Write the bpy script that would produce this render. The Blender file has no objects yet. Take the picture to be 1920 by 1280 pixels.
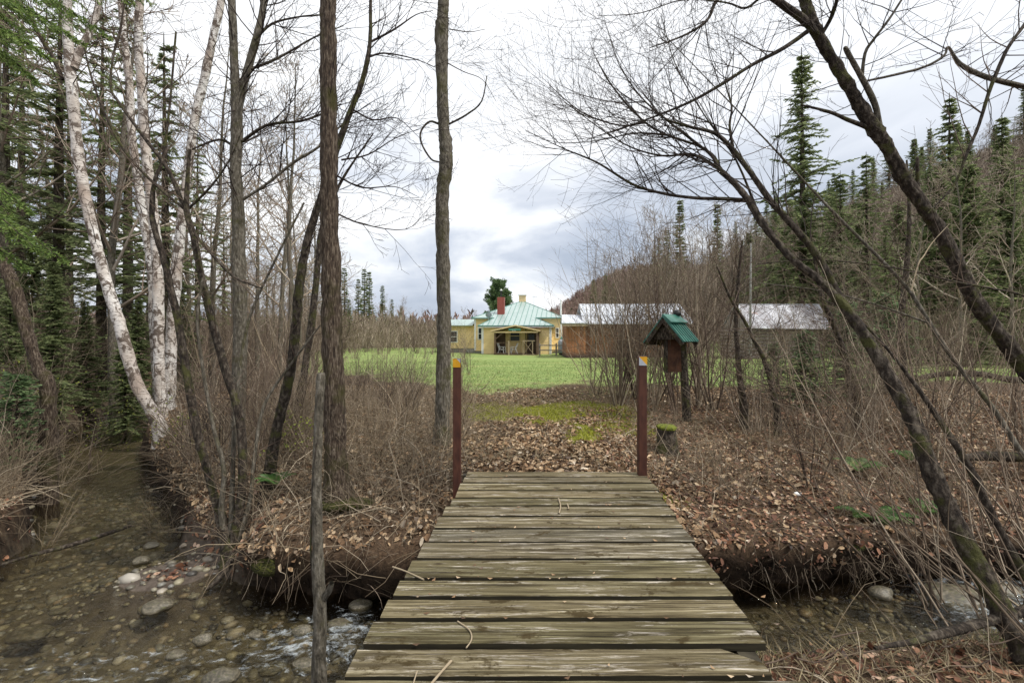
import bpy, math, random
import numpy as np
from mathutils import Vector
R = math.radians
sc = bpy.context.scene
C = sc.collection
# ---------------------------------------------------------------- camera, sky, sun, exposure
FPX, ZC, HY = 900.0, 1.7, 632.0
cam = bpy.data.cameras.new("camera"); cam.sensor_width = 36; cam.lens = FPX / 1920 * 36
cam.shift_y = -(640 - HY) / 1920; cam.clip_start = 0.05; cam.clip_end = 3000
co = bpy.data.objects.new("camera", cam); C.objects.link(co)
co.location = (0, 0, ZC); co.rotation_euler = (R(90), 0, 0); sc.camera = co

W = bpy.data.worlds.new("World"); sc.world = W; W.use_nodes = True
nt = W.node_tree; nt.nodes.clear(); N = nt.nodes.new; L = nt.links.new
SUN_EL, SUN_AZ = 55, 115         # azimuth clockwise from +Y: from the right, slightly behind
sky = N('ShaderNodeTexSky'); sky.sky_type = 'NISHITA'; sky.sun_disc = False
sky.sun_elevation = R(SUN_EL); sky.sun_rotation = R(SUN_AZ); sky.dust_density = 2
tc = N('ShaderNodeTexCoord'); mp = N('ShaderNodeMapping'); mp.inputs['Scale'].default_value = (1, 1, 2.6)
mp.inputs['Location'].default_value = (0.35, 0.0, 0.1)
L(tc.outputs['Generated'], mp.inputs[0])
nz = N('ShaderNodeTexNoise'); nz.inputs['Scale'].default_value = 2.3; nz.inputs['Detail'].default_value = 7; nz.inputs['Roughness'].default_value = .52
nz.inputs['Distortion'].default_value = .3
L(mp.outputs[0], nz.inputs[0])
rp = N('ShaderNodeValToRGB'); L(nz.outputs[0], rp.inputs[0])
e = rp.color_ramp.elements
e[0].position = .365; e[0].color = (5.0, 5.7, 6.9, 1); e[1].position = .60; e[1].color = (12, 12.1, 12.3, 1)
m_ = e.new(.465); m_.color = (6.9, 7.5, 8.6, 1); m_ = e.new(.525); m_.color = (9.2, 9.6, 10.2, 1)
sx = N('ShaderNodeSeparateXYZ'); L(tc.outputs['Generated'], sx.inputs[0])
mr = N('ShaderNodeMapRange'); mr.inputs['From Min'].default_value = .22; mr.inputs['From Max'].default_value = .55
L(sx.outputs[2], mr.inputs[0])
mw = N('ShaderNodeMix'); mw.data_type = 'RGBA'; L(mr.outputs[0], mw.inputs['Factor']); L(rp.outputs[0], mw.inputs['A']); mw.inputs['B'].default_value = (12, 12.2, 12.5, 1)
mx = N('ShaderNodeMix'); mx.data_type = 'RGBA'; mx.inputs['Factor'].default_value = .93
L(sky.outputs[0], mx.inputs['A']); L(mw.outputs['Result'], mx.inputs['B'])
bg = N('ShaderNodeBackground'); bg.inputs['Strength'].default_value = .088
L(mx.outputs['Result'], bg.inputs[0]); wo = N('ShaderNodeOutputWorld'); L(bg.outputs[0], wo.inputs[0])

sl = bpy.data.lights.new("sun", 'SUN'); sl.energy = 3.1; sl.angle = R(5); sl.color = (1, .95, .87)
so = bpy.data.objects.new("sun", sl); C.objects.link(so)
az, el = R(SUN_AZ), R(SUN_EL)
sd = Vector((math.sin(az) * math.cos(el), math.cos(az) * math.cos(el), math.sin(el)))
so.rotation_euler = (-sd).to_track_quat('-Z', 'Y').to_euler(); so.location = (0, -20, 40)
sc.view_settings.view_transform = 'Standard'; sc.view_settings.look = 'None'
sc.view_settings.exposure = 0.24; sc.view_settings.gamma = 1

# ---------------------------------------------------------------- materials
def ramp(nt, fac, stops):
    r = nt.nodes.new('ShaderNodeValToRGB'); nt.links.new(fac, r.inputs[0]); e = r.color_ramp.elements
    e[0].position, e[0].color = stops[0][0], (*stops[0][1], 1)
    e[1].position, e[1].color = stops[-1][0], (*stops[-1][1], 1)
    for p, c in stops[1:-1]:
        k = e.new(p); k.color = (*c, 1)
    return r.outputs[0]
def noise(nt, vec, s, d=5, rough=.6, dist=0):
    n = nt.nodes.new('ShaderNodeTexNoise'); n.inputs['Scale'].default_value = s; n.inputs['Detail'].default_value = d
    n.inputs['Roughness'].default_value = rough; n.inputs['Distortion'].default_value = dist
    nt.links.new(vec, n.inputs['Vector']); return n.outputs['Fac']
def coords(nt, scale=(1, 1, 1), kind='Object', offs=None):
    t = nt.nodes.new('ShaderNodeTexCoord'); m = nt.nodes.new('ShaderNodeMapping'); m.inputs['Scale'].default_value = scale
    nt.links.new(t.outputs[kind], m.inputs[0])
    if offs is not None:
        oi = nt.nodes.new('ShaderNodeObjectInfo'); mu = nt.nodes.new('ShaderNodeMath'); mu.operation = 'MULTIPLY'; mu.inputs[1].default_value = offs
        nt.links.new(oi.outputs['Random'], mu.inputs[0]); nt.links.new(mu.outputs[0], m.inputs['Location'])
    return m.outputs[0]
def mix(nt, fac, a, b, mode='MIX'):
    m = nt.nodes.new('ShaderNodeMix'); m.data_type = 'RGBA'; m.blend_type = mode
    for s, v in (('Factor', fac), ('A', a), ('B', b)):
        if isinstance(v, (int, float)): m.inputs[s].default_value = v
        elif isinstance(v, tuple): m.inputs[s].default_value = (*v, 1) if len(v) == 3 else v
        else: nt.links.new(v, m.inputs[s])
    return m.outputs['Result']
def newmat(name):
    m = bpy.data.materials.new(name); m.use_nodes = True
    return m, m.node_tree, m.node_tree.nodes['Principled BSDF']
def bump(nt, b, h, st, dist=.02):
    k = nt.nodes.new('ShaderNodeBump'); k.inputs['Strength'].default_value = st; k.inputs['Distance'].default_value = dist
    nt.links.new(h, k.inputs['Height']); nt.links.new(k.outputs[0], b.inputs['Normal'])
def M(name, stops, scale=(1, 1, 1), s=8, d=6, rough=.8, bmp=.3, bd=.01, metal=0, moss=None, mosss=2, offs=10., spec=.3):
    m, nt, b = newmat(name)
    v = coords(nt, scale, 'Object', offs)
    f = noise(nt, v, s, d)
    c = ramp(nt, f, stops)
    if moss:
        v2 = coords(nt, (1, 1, 1), 'Object', offs)
        f2 = noise(nt, v2, mosss, 5, .65)
        k = ramp(nt, f2, [(moss[0], (0, 0, 0)), (moss[1], (1, 1, 1))])
        c = mix(nt, k, c, moss[2])
    nt.links.new(c, b.inputs['Base Color']); b.inputs['Roughness'].default_value = rough; b.inputs['Metallic'].default_value = metal
    b.inputs['Specular IOR Level'].default_value = spec
    if bmp: bump(nt, b, f, bmp, bd)
    return m
def island(name, stops, rough=.7, spec=.2, trans=0):
    m, nt, b = newmat(name)
    g = nt.nodes.new('ShaderNodeNewGeometry')
    c = ramp(nt, g.outputs['Random Per Island'], stops)
    nt.links.new(c, b.inputs['Base Color']); b.inputs['Roughness'].default_value = rough; b.inputs['Specular IOR Level'].default_value = spec
    if trans:
        t = nt.nodes.new('ShaderNodeBsdfTranslucent'); nt.links.new(c, t.inputs[0]); ms = nt.nodes.new('ShaderNodeMixShader'); ms.inputs[0].default_value = trans
        o = nt.nodes['Material Output']; nt.links.new(b.outputs[0], ms.inputs[1]); nt.links.new(t.outputs[0], ms.inputs[2]); nt.links.new(ms.outputs[0], o.inputs[0])
    return m

MT = {}
MT['bark'] = M('bark', [(.32, (.018, .012, .009)), (.5, (.075, .053, .037)), (.64, (.20, .16, .12))], (6, 6, 1.1), 9, 8, .95, 1, .05, moss=(.52, .66, (.055, .05, .014)), mosss=2.2)
MT['bark_grey'] = M('bark_grey', [(.3, (.045, .04, .03)), (.5, (.12, .105, .08)), (.7, (.25, .23, .19))], (5, 5, 1.6), 8, 8, .95, 1, .04, moss=(.53, .68, (.075, .07, .03)), mosss=3)
MT['bark_dark'] = M('bark_dark', [(.32, (.012, .009, .007)), (.5, (.042, .032, .024)), (.64, (.12, .10, .078))], (4, 4, 2), 7, 8, .95, 1, .04, moss=(.52, .62, (.062, .062, .02)), mosss=5)
MT['twig'] = M('twig', [(.3, (.05, .035, .028)), (.7, (.16, .115, .085))], (1, 1, 1), 3, 3, .9, 0)
MT['twig_dark'] = M('twig_dark', [(.3, (.02, .014, .012)), (.7, (.06, .045, .037))], (1, 1, 1), 3, 3, .9, 0)
MT['twig_pale'] = island('twig_pale', [(0, (.09, .065, .045)), (.35, (.20, .155, .105)), (.6, (.31, .25, .17)), (.8, (.12, .09, .065)), (1, (.54, .46, .34))], .9)
MT['twig_tan'] = island('twig_tan', [(0, (.07, .05, .038)), (.4, (.155, .12, .085)), (.75, (.25, .195, .145)), (1, (.40, .34, .26))], .9)
def birch():
    m, nt, b = newmat('birch_bark')
    ln_ = noise(nt, coords(nt, (2.6, 2.6, 22), 'Object', 7), 3.0, 5, .65, .5)
    sc_ = noise(nt, coords(nt, (2.2, 2.2, 1.8), 'Object', 7), 2.6, 8, .72, .8)
    tn = noise(nt, coords(nt, (1, 1, .7), 'Object', 9), 1.3, 4, .6)
    c = ramp(nt, tn, [(.35, (.36, .29, .24)), (.5, (.56, .51, .46)), (.65, (.72, .70, .67))])
    c = mix(nt, ramp(nt, ln_, [(.36, (1, 1, 1)), (.43, (.25, .25, .25)), (.5, (0, 0, 0))]), c, (.07, .05, .04))
    c = mix(nt, ramp(nt, sc_, [(.505, (0, 0, 0)), (.55, (1, 1, 1))]), c, mix(nt, ln_, (.02, .015, .012), (.20, .15, .115)))
    nt.links.new(c, b.inputs['Base Color']); b.inputs['Roughness'].default_value = .8; bump(nt, b, sc_, .9, .03); return m
MT['birch'] = birch()
MT['birch_curl'] = M('birch_curl', [(.3, (.55, .36, .22)), (.7, (.75, .6, .45))], s=6)
MT['needles'] = island('spruce_needles', [(0, (.10, .13, .065)), (.5, (.20, .245, .11)), (1, (.34, .38, .18))], .7, .15, .5)
MT['needles_bright'] = island('bright_needles', [(0, (.08, .13, .035)), (.5, (.15, .235, .06)), (1, (.28, .36, .10))], .6, .3, .35)
MT['needles_pine'] = island('pine_needles', [(0, (.07, .12, .055)), (.5, (.135, .205, .09)), (1, (.22, .30, .14))], .6, .2, .4)
MT['far_twigs'] = island('far_twigs', [(0, (.13, .10, .08)), (.5, (.24, .19, .145)), (.85, (.36, .30, .235)), (1, (.46, .40, .33))], .9, .1)
MT['far_wood'] = island('far_wood', [(0, (.17, .11, .095)), (.5, (.28, .19, .16)), (.93, (.36, .27, .23)), (.94, (.07, .11, .06)), (1, (.06, .10, .05))], .9, .1)
MT['buds'] = island('spring_leaves', [(0, (.14, .18, .03)), (1, (.30, .33, .07))], .6, .2, .3)
MT['litter'] = island('dead_leaves', [(0, (.045, .03, .018)), (.2, (.12, .07, .038)), (.42, (.25, .15, .08)), (.62, (.40, .275, .16)), (.8, (.55, .42, .275)), (.92, (.13, .09, .065)), (1, (.72, .62, .48))], .75, .3, .12)
MT['litter_wet'] = island('damp_dead_leaves', [(0, (.025, .014, .01)), (.3, (.10, .042, .025)), (.6, (.22, .10, .055)), (.85, (.34, .18, .105)), (1, (.55, .40, .30))], .6, .35, .1)
MT['grass'] = island('grass_blades', [(0, (.12, .185, .055)), (.5, (.18, .26, .08)), (.85, (.25, .32, .115)), (1, (.38, .37, .18))], .6, .2, .3)
MT['straw'] = island('dry_grass', [(0, (.17, .13, .075)), (.5, (.30, .24, .14)), (1, (.42, .36, .23))], .8, .2, .15)
MT['moss'] = M('moss', [(.3, (.04, .055, .01)), (.5, (.12, .14, .02)), (.7, (.25, .26, .04))], s=30, d=6, rough=1, bmp=1, bd=.02)
MT['fern'] = island('fern_frond', [(0, (.05, .12, .03)), (1, (.12, .22, .055))], .5, .3, .3)
def planks():
    m, nt, b = newmat('weathered_plank')
    oi = nt.nodes.new('ShaderNodeObjectInfo')
    v = coords(nt, (.35, 13, 13), 'Object', 13.)
    g = noise(nt, v, 4.2, 9, .74, .5)
    w_ = noise(nt, coords(nt, (.5, 3, 1), 'Object', 17.), 2.2, 4, .6, .6)
    c = ramp(nt, g, [(.34, (.016, .012, .008)), (.44, (.075, .06, .038)), (.52, (.165, .14, .095)), (.59, (.32, .285, .215)), (.68, (.58, .54, .46))])
    tint = ramp(nt, oi.outputs['Random'], [(0, (.60, .60, .44)), (.25, (1.0, .95, .78)), (.5, (.74, .77, .80)), (.75, (1.12, 1.05, .86)), (1, (.80, .82, .62))])
    c = mix(nt, 1.0, c, tint, 'MULTIPLY')
    c = mix(nt, ramp(nt, w_, [(.42, (0, 0, 0)), (.66, (.6, .6, .6))]), c, mix(nt, g, (.05, .04, .018), (.24, .20, .11)))
    wn = noise(nt, coords(nt, (.9, 8, 1), 'Object', 29.), 2.8, 10, .8, .6)
    c = mix(nt, ramp(nt, wn, [(.54, (0, 0, 0)), (.63, (.85, .85, .85))]), c, mix(nt, ramp(nt, g, [(.38, (0, 0, 0)), (.6, (1, 1, 1))]), (.12, .10, .07), (.70, .64, .56)))
    dk = noise(nt, coords(nt, (1.3, 2.6, 1), 'Object', 41.), 2.9, 9, .78, .2)
    c = mix(nt, ramp(nt, dk, [(.56, (0, 0, 0)), (.61, (.95, .95, .95))]), c, mix(nt, g, (.02, .013, .004), (.085, .06, .022)))
    vo = nt.nodes.new('ShaderNodeTexVoronoi'); vo.inputs['Scale'].default_value = 2.0; nt.links.new(coords(nt, (1, 2.2, 1), 'Object', 50.), vo.inputs[0])
    c = mix(nt, ramp(nt, vo.outputs['Distance'], [(.03, (1, 1, 1)), (.09, (0, 0, 0))]), c, (.04, .028, .015))
    nt.links.new(c, b.inputs['Base Color']); b.inputs['Roughness'].default_value = .9; b.inputs['Specular IOR Level'].default_value = .2
    bump(nt, b, g, 1, .016); return m
MT['plank_edge'] = M('shaded_plank_edge', [(.3, (.012, .009, .005)), (.7, (.04, .034, .018))], (.5, 6, 6), 6)  # dark colour stands in for shade on the planks' upright faces
MT['plank'] = planks()
MT['beam'] = M('dark_beam', [(.3, (.02, .016, .01)), (.7, (.07, .06, .04))], (1, 1, 1), 9)
MT['post_brown'] = M('brown_post_paint', [(.35, (.045, .016, .011)), (.6, (.085, .032, .02))], (3, 3, 1), 7, rough=.6, bmp=.1)
MT['amber'] = M('amber_sheeting', [(.3, (.55, .27, .01)), (.7, (.68, .36, .02))], s=20, rough=.4, bmp=0)
MT['silver'] = M('silver_sheeting', [(.3, (.34, .37, .42)), (.7, (.42, .45, .5))], s=20, rough=.4, bmp=0)
def siding():
    m, nt, b = newmat('yellow_clapboard')
    t = nt.nodes.new('ShaderNodeTexCoord'); s_ = nt.nodes.new('ShaderNodeSeparateXYZ'); nt.links.new(t.outputs['Object'], s_.inputs[0])
    mu = nt.nodes.new('ShaderNodeMath'); mu.operation = 'MULTIPLY'; mu.inputs[1].default_value = 1 / .14; nt.links.new(s_.outputs[2], mu.inputs[0])
    fr = nt.nodes.new('ShaderNodeMath'); fr.operation = 'FRACT'; nt.links.new(mu.outputs[0], fr.inputs[0])
    f = noise(nt, coords(nt, (1, 1, 1)), 1.4, 4)
    c = ramp(nt, f, [(.3, (.84, .62, .28)), (.7, (.9, .70, .34))])
    c = mix(nt, ramp(nt, fr.outputs[0], [(.0, (1, 1, 1)), (.1, (0, 0, 0))]), c, (.42, .26, .09))
    nt.links.new(c, b.inputs['Base Color']); b.inputs['Roughness'].default_value = .6
    iv = nt.nodes.new('ShaderNodeMath'); iv.operation = 'SUBTRACT'; iv.inputs[0].default_value = 1; nt.links.new(fr.outputs[0], iv.inputs[1])
    bump(nt, b, iv.outputs[0], .8, .03); return m
MT['siding'] = siding()
MT['green_roof'] = M('green_metal_roof', [(.3, (.31, .405, .385)), (.7, (.39, .475, .455))], s=1.2, rough=.38, bmp=0, metal=.15, spec=.6)
MT['green_dark'] = M('green_metal_trim', [(.3, (.035, .17, .13)), (.7, (.06, .23, .18))], s=3, rough=.35, bmp=0, spec=.6)
MT['kiosk_roof'] = M('kiosk_green_metal', [(.3, (.018, .10, .075)), (.6, (.035, .15, .115)), (.8, (.12, .24, .20))], s=4, rough=.35, bmp=0, spec=.6)
MT['white'] = M('white_trim', [(.3, (.72, .72, .70)), (.7, (.82, .82, .8))], s=5, rough=.5, bmp=0)
MT['cream'] = M('cream_trim', [(.3, (.62, .46, .24)), (.7, (.72, .57, .33))], s=5, rough=.6, bmp=0)
MT['glass'] = M('dark_window_glass', [(.3, (.015, .018, .022)), (.7, (.04, .05, .06))], s=2, rough=.25, bmp=0, spec=.35)
def brick():
    m, nt, b = newmat('red_brick')
    br = nt.nodes.new('ShaderNodeTexBrick'); nt.links.new(coords(nt, (1, 1, 1)), br.inputs[0])
    v = nt.nodes.new('ShaderNodeMapping'); v.inputs['Rotation'].default_value = (R(90), 0, 0); nt.links.new(coords(nt), v.inputs[0]); nt.links.new(v.outputs[0], br.inputs[0])
    br.inputs['Color1'].default_value = (.30, .06, .04, 1); br.inputs['Color2'].default_value = (.22, .045, .035, 1); br.inputs['Mortar'].default_value = (.24, .12, .1, 1)
    br.inputs['Scale'].default_value = 5; nt.links.new(br.outputs[0], b.inputs['Base Color']); b.inputs['Roughness'].default_value = .9; return m
MT['brick'] = brick()
def boards():
    m, nt, b = newmat('brown_board_siding')
    t = nt.nodes.new('ShaderNodeTexCoord'); s_ = nt.nodes.new('ShaderNodeSeparateXYZ'); nt.links.new(t.outputs['Object'], s_.inputs[0])
    ad = nt.nodes.new('ShaderNodeMath'); ad.operation = 'ADD'; nt.links.new(s_.outputs[0], ad.inputs[0]); nt.links.new(s_.outputs[1], ad.inputs[1])
    mu = nt.nodes.new('ShaderNodeMath'); mu.operation = 'MULTIPLY'; mu.inputs[1].default_value = 1 / .24; nt.links.new(ad.outputs[0], mu.inputs[0])
    fr = nt.nodes.new('ShaderNodeMath'); fr.operation = 'FRACT'; nt.links.new(mu.outputs[0], fr.inputs[0])
    fl = nt.nodes.new('ShaderNodeMath'); fl.operation = 'FLOOR'; nt.links.new(mu.outputs[0], fl.inputs[0])
    wn = nt.nodes.new('ShaderNodeTexWhiteNoise'); wn.noise_dimensions = '1D'; nt.links.new(fl.outputs[0], wn.inputs['W'])
    f = noise(nt, coords(nt, (8, 8, .8)), 2, 6)
    c = ramp(nt, f, [(.3, (.19, .07, .028)), (.55, (.36, .15, .06)), (.75, (.56, .27, .11))])
    c = mix(nt, ramp(nt, wn.outputs['Value'], [(0, (.0, 0, 0)), (1, (.8, .8, .8))]), c, (.14, .055, .03))
    c = mix(nt, ramp(nt, fr.outputs[0], [(.0, (1, 1, 1)), (.16, (0, 0, 0))]), c, (.04, .02, .012))
    rz = nt.nodes.new('ShaderNodeMapRange'); rz.inputs[1].default_value = .55; rz.inputs[2].default_value = .15; nt.links.new(s_.outputs[2], rz.inputs[0])
    c = mix(nt, rz.outputs[0], c, (.06, .03, .022))                   # lowest boards turn darker towards the bottom
    nt.links.new(c, b.inputs['Base Color']); b.inputs['Roughness'].default_value = .8; bump(nt, b, fr.outputs[0], .4, .02); return m
MT['boards'] = boards()
MT['tin'] = M('galvanised_roof', [(.3, (.48, .52, .58)), (.6, (.62, .65, .70)), (.8, (.74, .76, .79))], (3, 1, 1), 1.6, rough=.5, bmp=.05, metal=0.0)
MT['tin_rust'] = M('rusty_tin_roof', [(.3, (.20, .18, .185)), (.5, (.36, .36, .39)), (.7, (.66, .67, .71))], (3, .5, .5), .55, 3, rough=.5, bmp=.05, moss=(.62, .7, (.34, .13, .06)), mosss=1.1)
MT['logs'] = M('grey_logs', [(.3, (.12, .10, .085)), (.6, (.30, .265, .24)), (.8, (.44, .40, .38))], (1, 8, 8), 3)
MT['porch_wood'] = M('porch_wood', [(.3, (.07, .045, .03)), (.7, (.17, .115, .075))], (1, 1, 1), 9)
MT['light_wood'] = M('light_wood', [(.3, (.26, .2, .13)), (.7, (.42, .34, .23))], (1, 1, 1), 9)
MT['rust_panel'] = M('red_brown_panel', [(.3, (.045, .022, .013)), (.6, (.11, .05, .027)), (.8, (.18, .095, .05))], (2, 2, 2), 4)
MT['black'] = M('black_metal', [(.3, (.012, .012, .012)), (.7, (.03, .03, .03))], s=6, rough=.5, bmp=0)
MT['tank'] = M('grey_tank_paint', [(.3, (.28, .32, .35)), (.7, (.36, .40, .43))], s=3, rough=.45, bmp=0)
MT['pole'] = M('pale_pole_wood', [(.3, (.15, .15, .14)), (.7, (.28, .28, .26))], (6, 6, 1), 4)
MT['concrete'] = M('foundation_concrete', [(.3, (.16, .16, .15)), (.7, (.27, .26, .25))], s=4)
MT['stone'] = M('river_stone', [(.3, (.03, .026, .018)), (.5, (.09, .078, .052)), (.72, (.22, .19, .14))], s=5, d=8, rough=.5, bmp=.5, spec=.5, moss=(.56, .68, (.10, .10, .04)), mosss=4)
MT['pebble'] = island('streambed_pebbles', [(0, (.04, .037, .034)), (.3, (.15, .135, .10)), (.5, (.27, .24, .16)), (.7, (.17, .165, .15)), (.88, (.24, .18, .11)), (1, (.38, .36, .32))], .45, .5)

# ---------------------------------------------------------------- mesh helpers
def link(name, me, m, parent=None):
    o = bpy.data.objects.new(name, me)
    if m is not None: me.materials.append(MT[m] if isinstance(m, str) else m)
    C.objects.link(o)
    if parent is not None: o.parent = parent
    return o
def mesh_np(name, V, quads=None, tris=None, smooth=False):
    me = bpy.data.meshes.new(name); q = quads if quads is not None else np.zeros((0, 4), int); t = tris if tris is not None else np.zeros((0, 3), int)
    nl = q.size + t.size; npol = len(q) + len(t)
    me.vertices.add(len(V)); me.vertices.foreach_set('co', np.asarray(V, np.float32).ravel())
    me.loops.add(nl); me.loops.foreach_set('vertex_index', np.concatenate([q.ravel(), t.ravel()]).astype(np.int32))
    me.polygons.add(npol)
    tot = np.concatenate([np.full(len(q), 4), np.full(len(t), 3)]).astype(np.int32)
    me.polygons.foreach_set('loop_start', np.concatenate([[0], np.cumsum(tot)[:-1]]).astype(np.int32))
    me.polygons.foreach_set('loop_total', tot)
    if smooth: me.polygons.foreach_set('use_smooth', np.ones(npol, bool))
    me.update(calc_edges=True); me.validate(); return me
def tag(o, label=None, cat=None, group=None, kind=None):
    if label: o['label'] = label
    if cat: o['category'] = cat
    if group: o['group'] = group
    if kind: o['kind'] = kind
    return o
def thing(name, label, cat, loc=(0, 0, 0), rz=0, group=None):
    o = bpy.data.objects.new(name, None); C.objects.link(o); o.location = loc; o.rotation_euler = (0, 0, rz); o.empty_display_size = .2
    return tag(o, label, cat, group)
def copy_tree(o, parent=None):
    c = o.copy(); C.objects.link(c); c.parent = parent
    for ch in o.children: copy_tree(ch, c)
    return c
class MB:                       # boxes and loose polygons into one mesh
    def __init__(s): s.v = []; s.f = []
    def poly(s, V, F):
        k = len(s.v); s.v += [tuple(p) for p in V]; s.f += [tuple(i + k for i in f) for f in F]
    def box(s, x0, x1, y0, y1, z0, z1):
        s.poly([(x0, y0, z0), (x1, y0, z0), (x1, y1, z0), (x0, y1, z0), (x0, y0, z1), (x1, y0, z1), (x1, y1, z1), (x0, y1, z1)],
               [(0, 3, 2, 1), (4, 5, 6, 7), (0, 1, 5, 4), (1, 2, 6, 5), (2, 3, 7, 6), (3, 0, 4, 7)])
    def slab(s, P, n, t):       # polygon P extruded by t along n
        k = len(P); n = Vector(n).normalized() * t
        A = [Vector(p) for p in P]; B = [p + n for p in A]
        s.poly(A + B, [tuple(range(k))[::-1], tuple(range(k, 2 * k))] + [(i, (i + 1) % k, k + (i + 1) % k, k + i) for i in range(k)])
    def bar(s, a, b, w, h=None):  # rectangular bar between two points
        h = h or w; a = Vector(a); b = Vector(b); d = (b - a).normalized()
        u = d.cross(Vector((0, 0, 1))); u = u.normalized() if u.length > 1e-3 else Vector((1, 0, 0)); v = d.cross(u)
        u *= w / 2; v *= h / 2
        s.poly([a - u - v, a + u - v, a + u + v, a - u + v, b - u - v, b + u - v, b + u + v, b - u + v],
               [(0, 3, 2, 1), (4, 5, 6, 7), (0, 1, 5, 4), (1, 2, 6, 5), (2, 3, 7, 6), (3, 0, 4, 7)])
    def build(s, name, m, parent=None, bev=0):
        me = bpy.data.meshes.new(name); me.from_pydata(s.v, [], s.f); me.update()
        o = link(name, me, m, parent)
        if bev:
            b = o.modifiers.new('bevel', 'BEVEL'); b.width = bev; b.segments = 2; b.limit_method = 'ANGLE'
        return o
class Tubes:                    # many tapered tubes into one mesh
    def __init__(s): s.g = {}
    def add(s, pts, rad, sides=3):
        s.g.setdefault((len(pts), sides), []).append((pts, rad))
    def arrays(s, rough=0, seed=0):
        rng = np.random.default_rng(seed); VV = []; QQ = []; base = 0
        for (n, k), items in s.g.items():
            P = np.array([[tuple(p) for p in i[0]] for i in items], float); Rd = np.array([i[1] for i in items], float)
            T = np.gradient(P, axis=1); T /= np.linalg.norm(T, axis=2, keepdims=True) + 1e-9
            ref = np.where(np.abs(T[:, :1, 2:3]) > .85, np.array([[[1., 0, 0]]]), np.array([[[0., 0, 1]]]))
            U = np.cross(T, np.broadcast_to(ref, T.shape)); U /= np.linalg.norm(U, axis=2, keepdims=True) + 1e-9
            Vv = np.cross(T, U)
            a = np.arange(k) / k * 2 * np.pi
            rr = Rd[:, :, None] * np.ones((1, 1, k))
            if rough: 
                w = rng.normal(size=rr.shape); w = (w + np.roll(w, 1, 2) + np.roll(w, 1, 1)) / 1.7
                rr = rr * (1 + rough * w)
            ring = P[:, :, None, :] + rr[..., None] * (np.cos(a)[None, None, :, None] * U[:, :, None, :] + np.sin(a)[None, None, :, None] * Vv[:, :, None, :])
            B = len(items); VV.append(ring.reshape(-1, 3))
            idx = base + np.arange(B * n * k).reshape(B, n, k); nx = np.roll(idx, -1, axis=2)
            Q = np.stack([idx[:, :-1], nx[:, :-1], nx[:, 1:], idx[:, 1:]], axis=-1).reshape(-1, 4); QQ.append(Q)
            base += B * n * k
        return np.concatenate(VV), np.concatenate(QQ)
    def build(s, name, m, parent=None, rough=0, smooth=True):
        V, Q = s.arrays(rough, len(name)); return link(name, mesh_np(name, V, Q, smooth=smooth), m, parent)
def P(px, py, Y): return Vector(((px - 960) * Y / FPX, Y, ZC - (py - HY) * Y / FPX))
def smooth_path(pts, sub=4):     # Catmull-Rom on (x,y,z,r)
    A = np.array(pts, float); A = np.vstack([2 * A[0] - A[1], A, 2 * A[-1] - A[-2]]); out = []
    for i in range(1, len(A) - 2):
        for j in range(sub):
            t = j / sub; out.append(.5 * (2 * A[i] + (A[i + 1] - A[i - 1]) * t + (2 * A[i - 1] - 5 * A[i] + 4 * A[i + 1] - A[i + 2]) * t * t + (3 * A[i] - A[i - 1] - 3 * A[i + 1] + A[i + 2]) * t ** 3))
    out.append(A[-2]); return np.array(out)
def rvec(rng): 
    v = Vector((rng.gauss(0, 1), rng.gauss(0, 1), rng.gauss(0, 1))); return v.normalized()
def grow(T, p, d, ln, r, lev, rng, up=.12, wig=.16, nch=(7, 5, 3), ang=(35, 65), shrink=(.3, .6), sides=(5, 3, 3, 3), rmin=.0018, npt=6, t0=.15, flat=0):
    """one branch with side branches down to lev 0"""
    d = d.normalized(); pts = [p.copy()]; step = ln / (npt - 1); dirs = [d.copy()]
    for i in range(npt - 1):
        d = (d + rvec(rng) * wig + Vector((0, 0, up * .5))).normalized(); pts.append(pts[-1] + d * step); dirs.append(d.copy())
    rad = [max(rmin, r * (1 - .82 * i / (npt - 1))) for i in range(npt)]
    T.add(pts, rad, sides[min(len(sides) - 1, max(0, 3 - lev))])
    if lev <= 0: return
    n = nch[min(len(nch) - 1, len(nch) - lev)] if lev <= len(nch) else nch[0]
    n = max(1, int(n * rng.uniform(.7, 1.3)))
    for k in range(n):
        t = t0 + (1 - t0) * (k + rng.random()) / n; t = min(t, .97); f = t * (npt - 1); i = int(f); q = pts[i].lerp(pts[min(i + 1, npt - 1)], f - i)
        a = R(rng.uniform(*ang)); w = rvec(rng)
        if flat: w.z *= (1 - flat)
        w = w - dirs[i] * w.dot(dirs[i])
        if w.length < 1e-3: continue
        nd = dirs[i] * math.cos(a) + w.normalized() * math.sin(a)
        grow(T, q, nd, ln * rng.uniform(*shrink) * (1.15 - .55 * t), max(rmin, r * (1 - .8 * t) * .6), lev - 1, rng, up, wig, nch, ang, shrink, sides, rmin, max(4, npt - 1), t0, flat)
def cards(pos, dr, ln, wd, rng):  # thin blades: pos, dir arrays -> verts, quads
    n = len(pos); u = rng.normal(size=(n, 3)); u -= dr * (u * dr).sum(1, keepdims=True); u /= np.linalg.norm(u, axis=1, keepdims=True) + 1e-9
    ln = np.asarray(ln).reshape(-1, 1) * np.ones((n, 1)); wd = np.asarray(wd).reshape(-1, 1) * np.ones((n, 1))
    V = np.stack([pos - u * wd * .2, pos + u * wd * .2, pos + dr * ln * .6 + u * wd * .5, pos + dr * ln, pos + dr * ln * .6 - u * wd * .5], 1)
    b = np.arange(n)[:, None] * 5
    return V.reshape(-1, 3), np.concatenate([b + np.array([[0, 1, 2, 4]])]), b + np.array([[4, 2, 3]])
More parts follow.
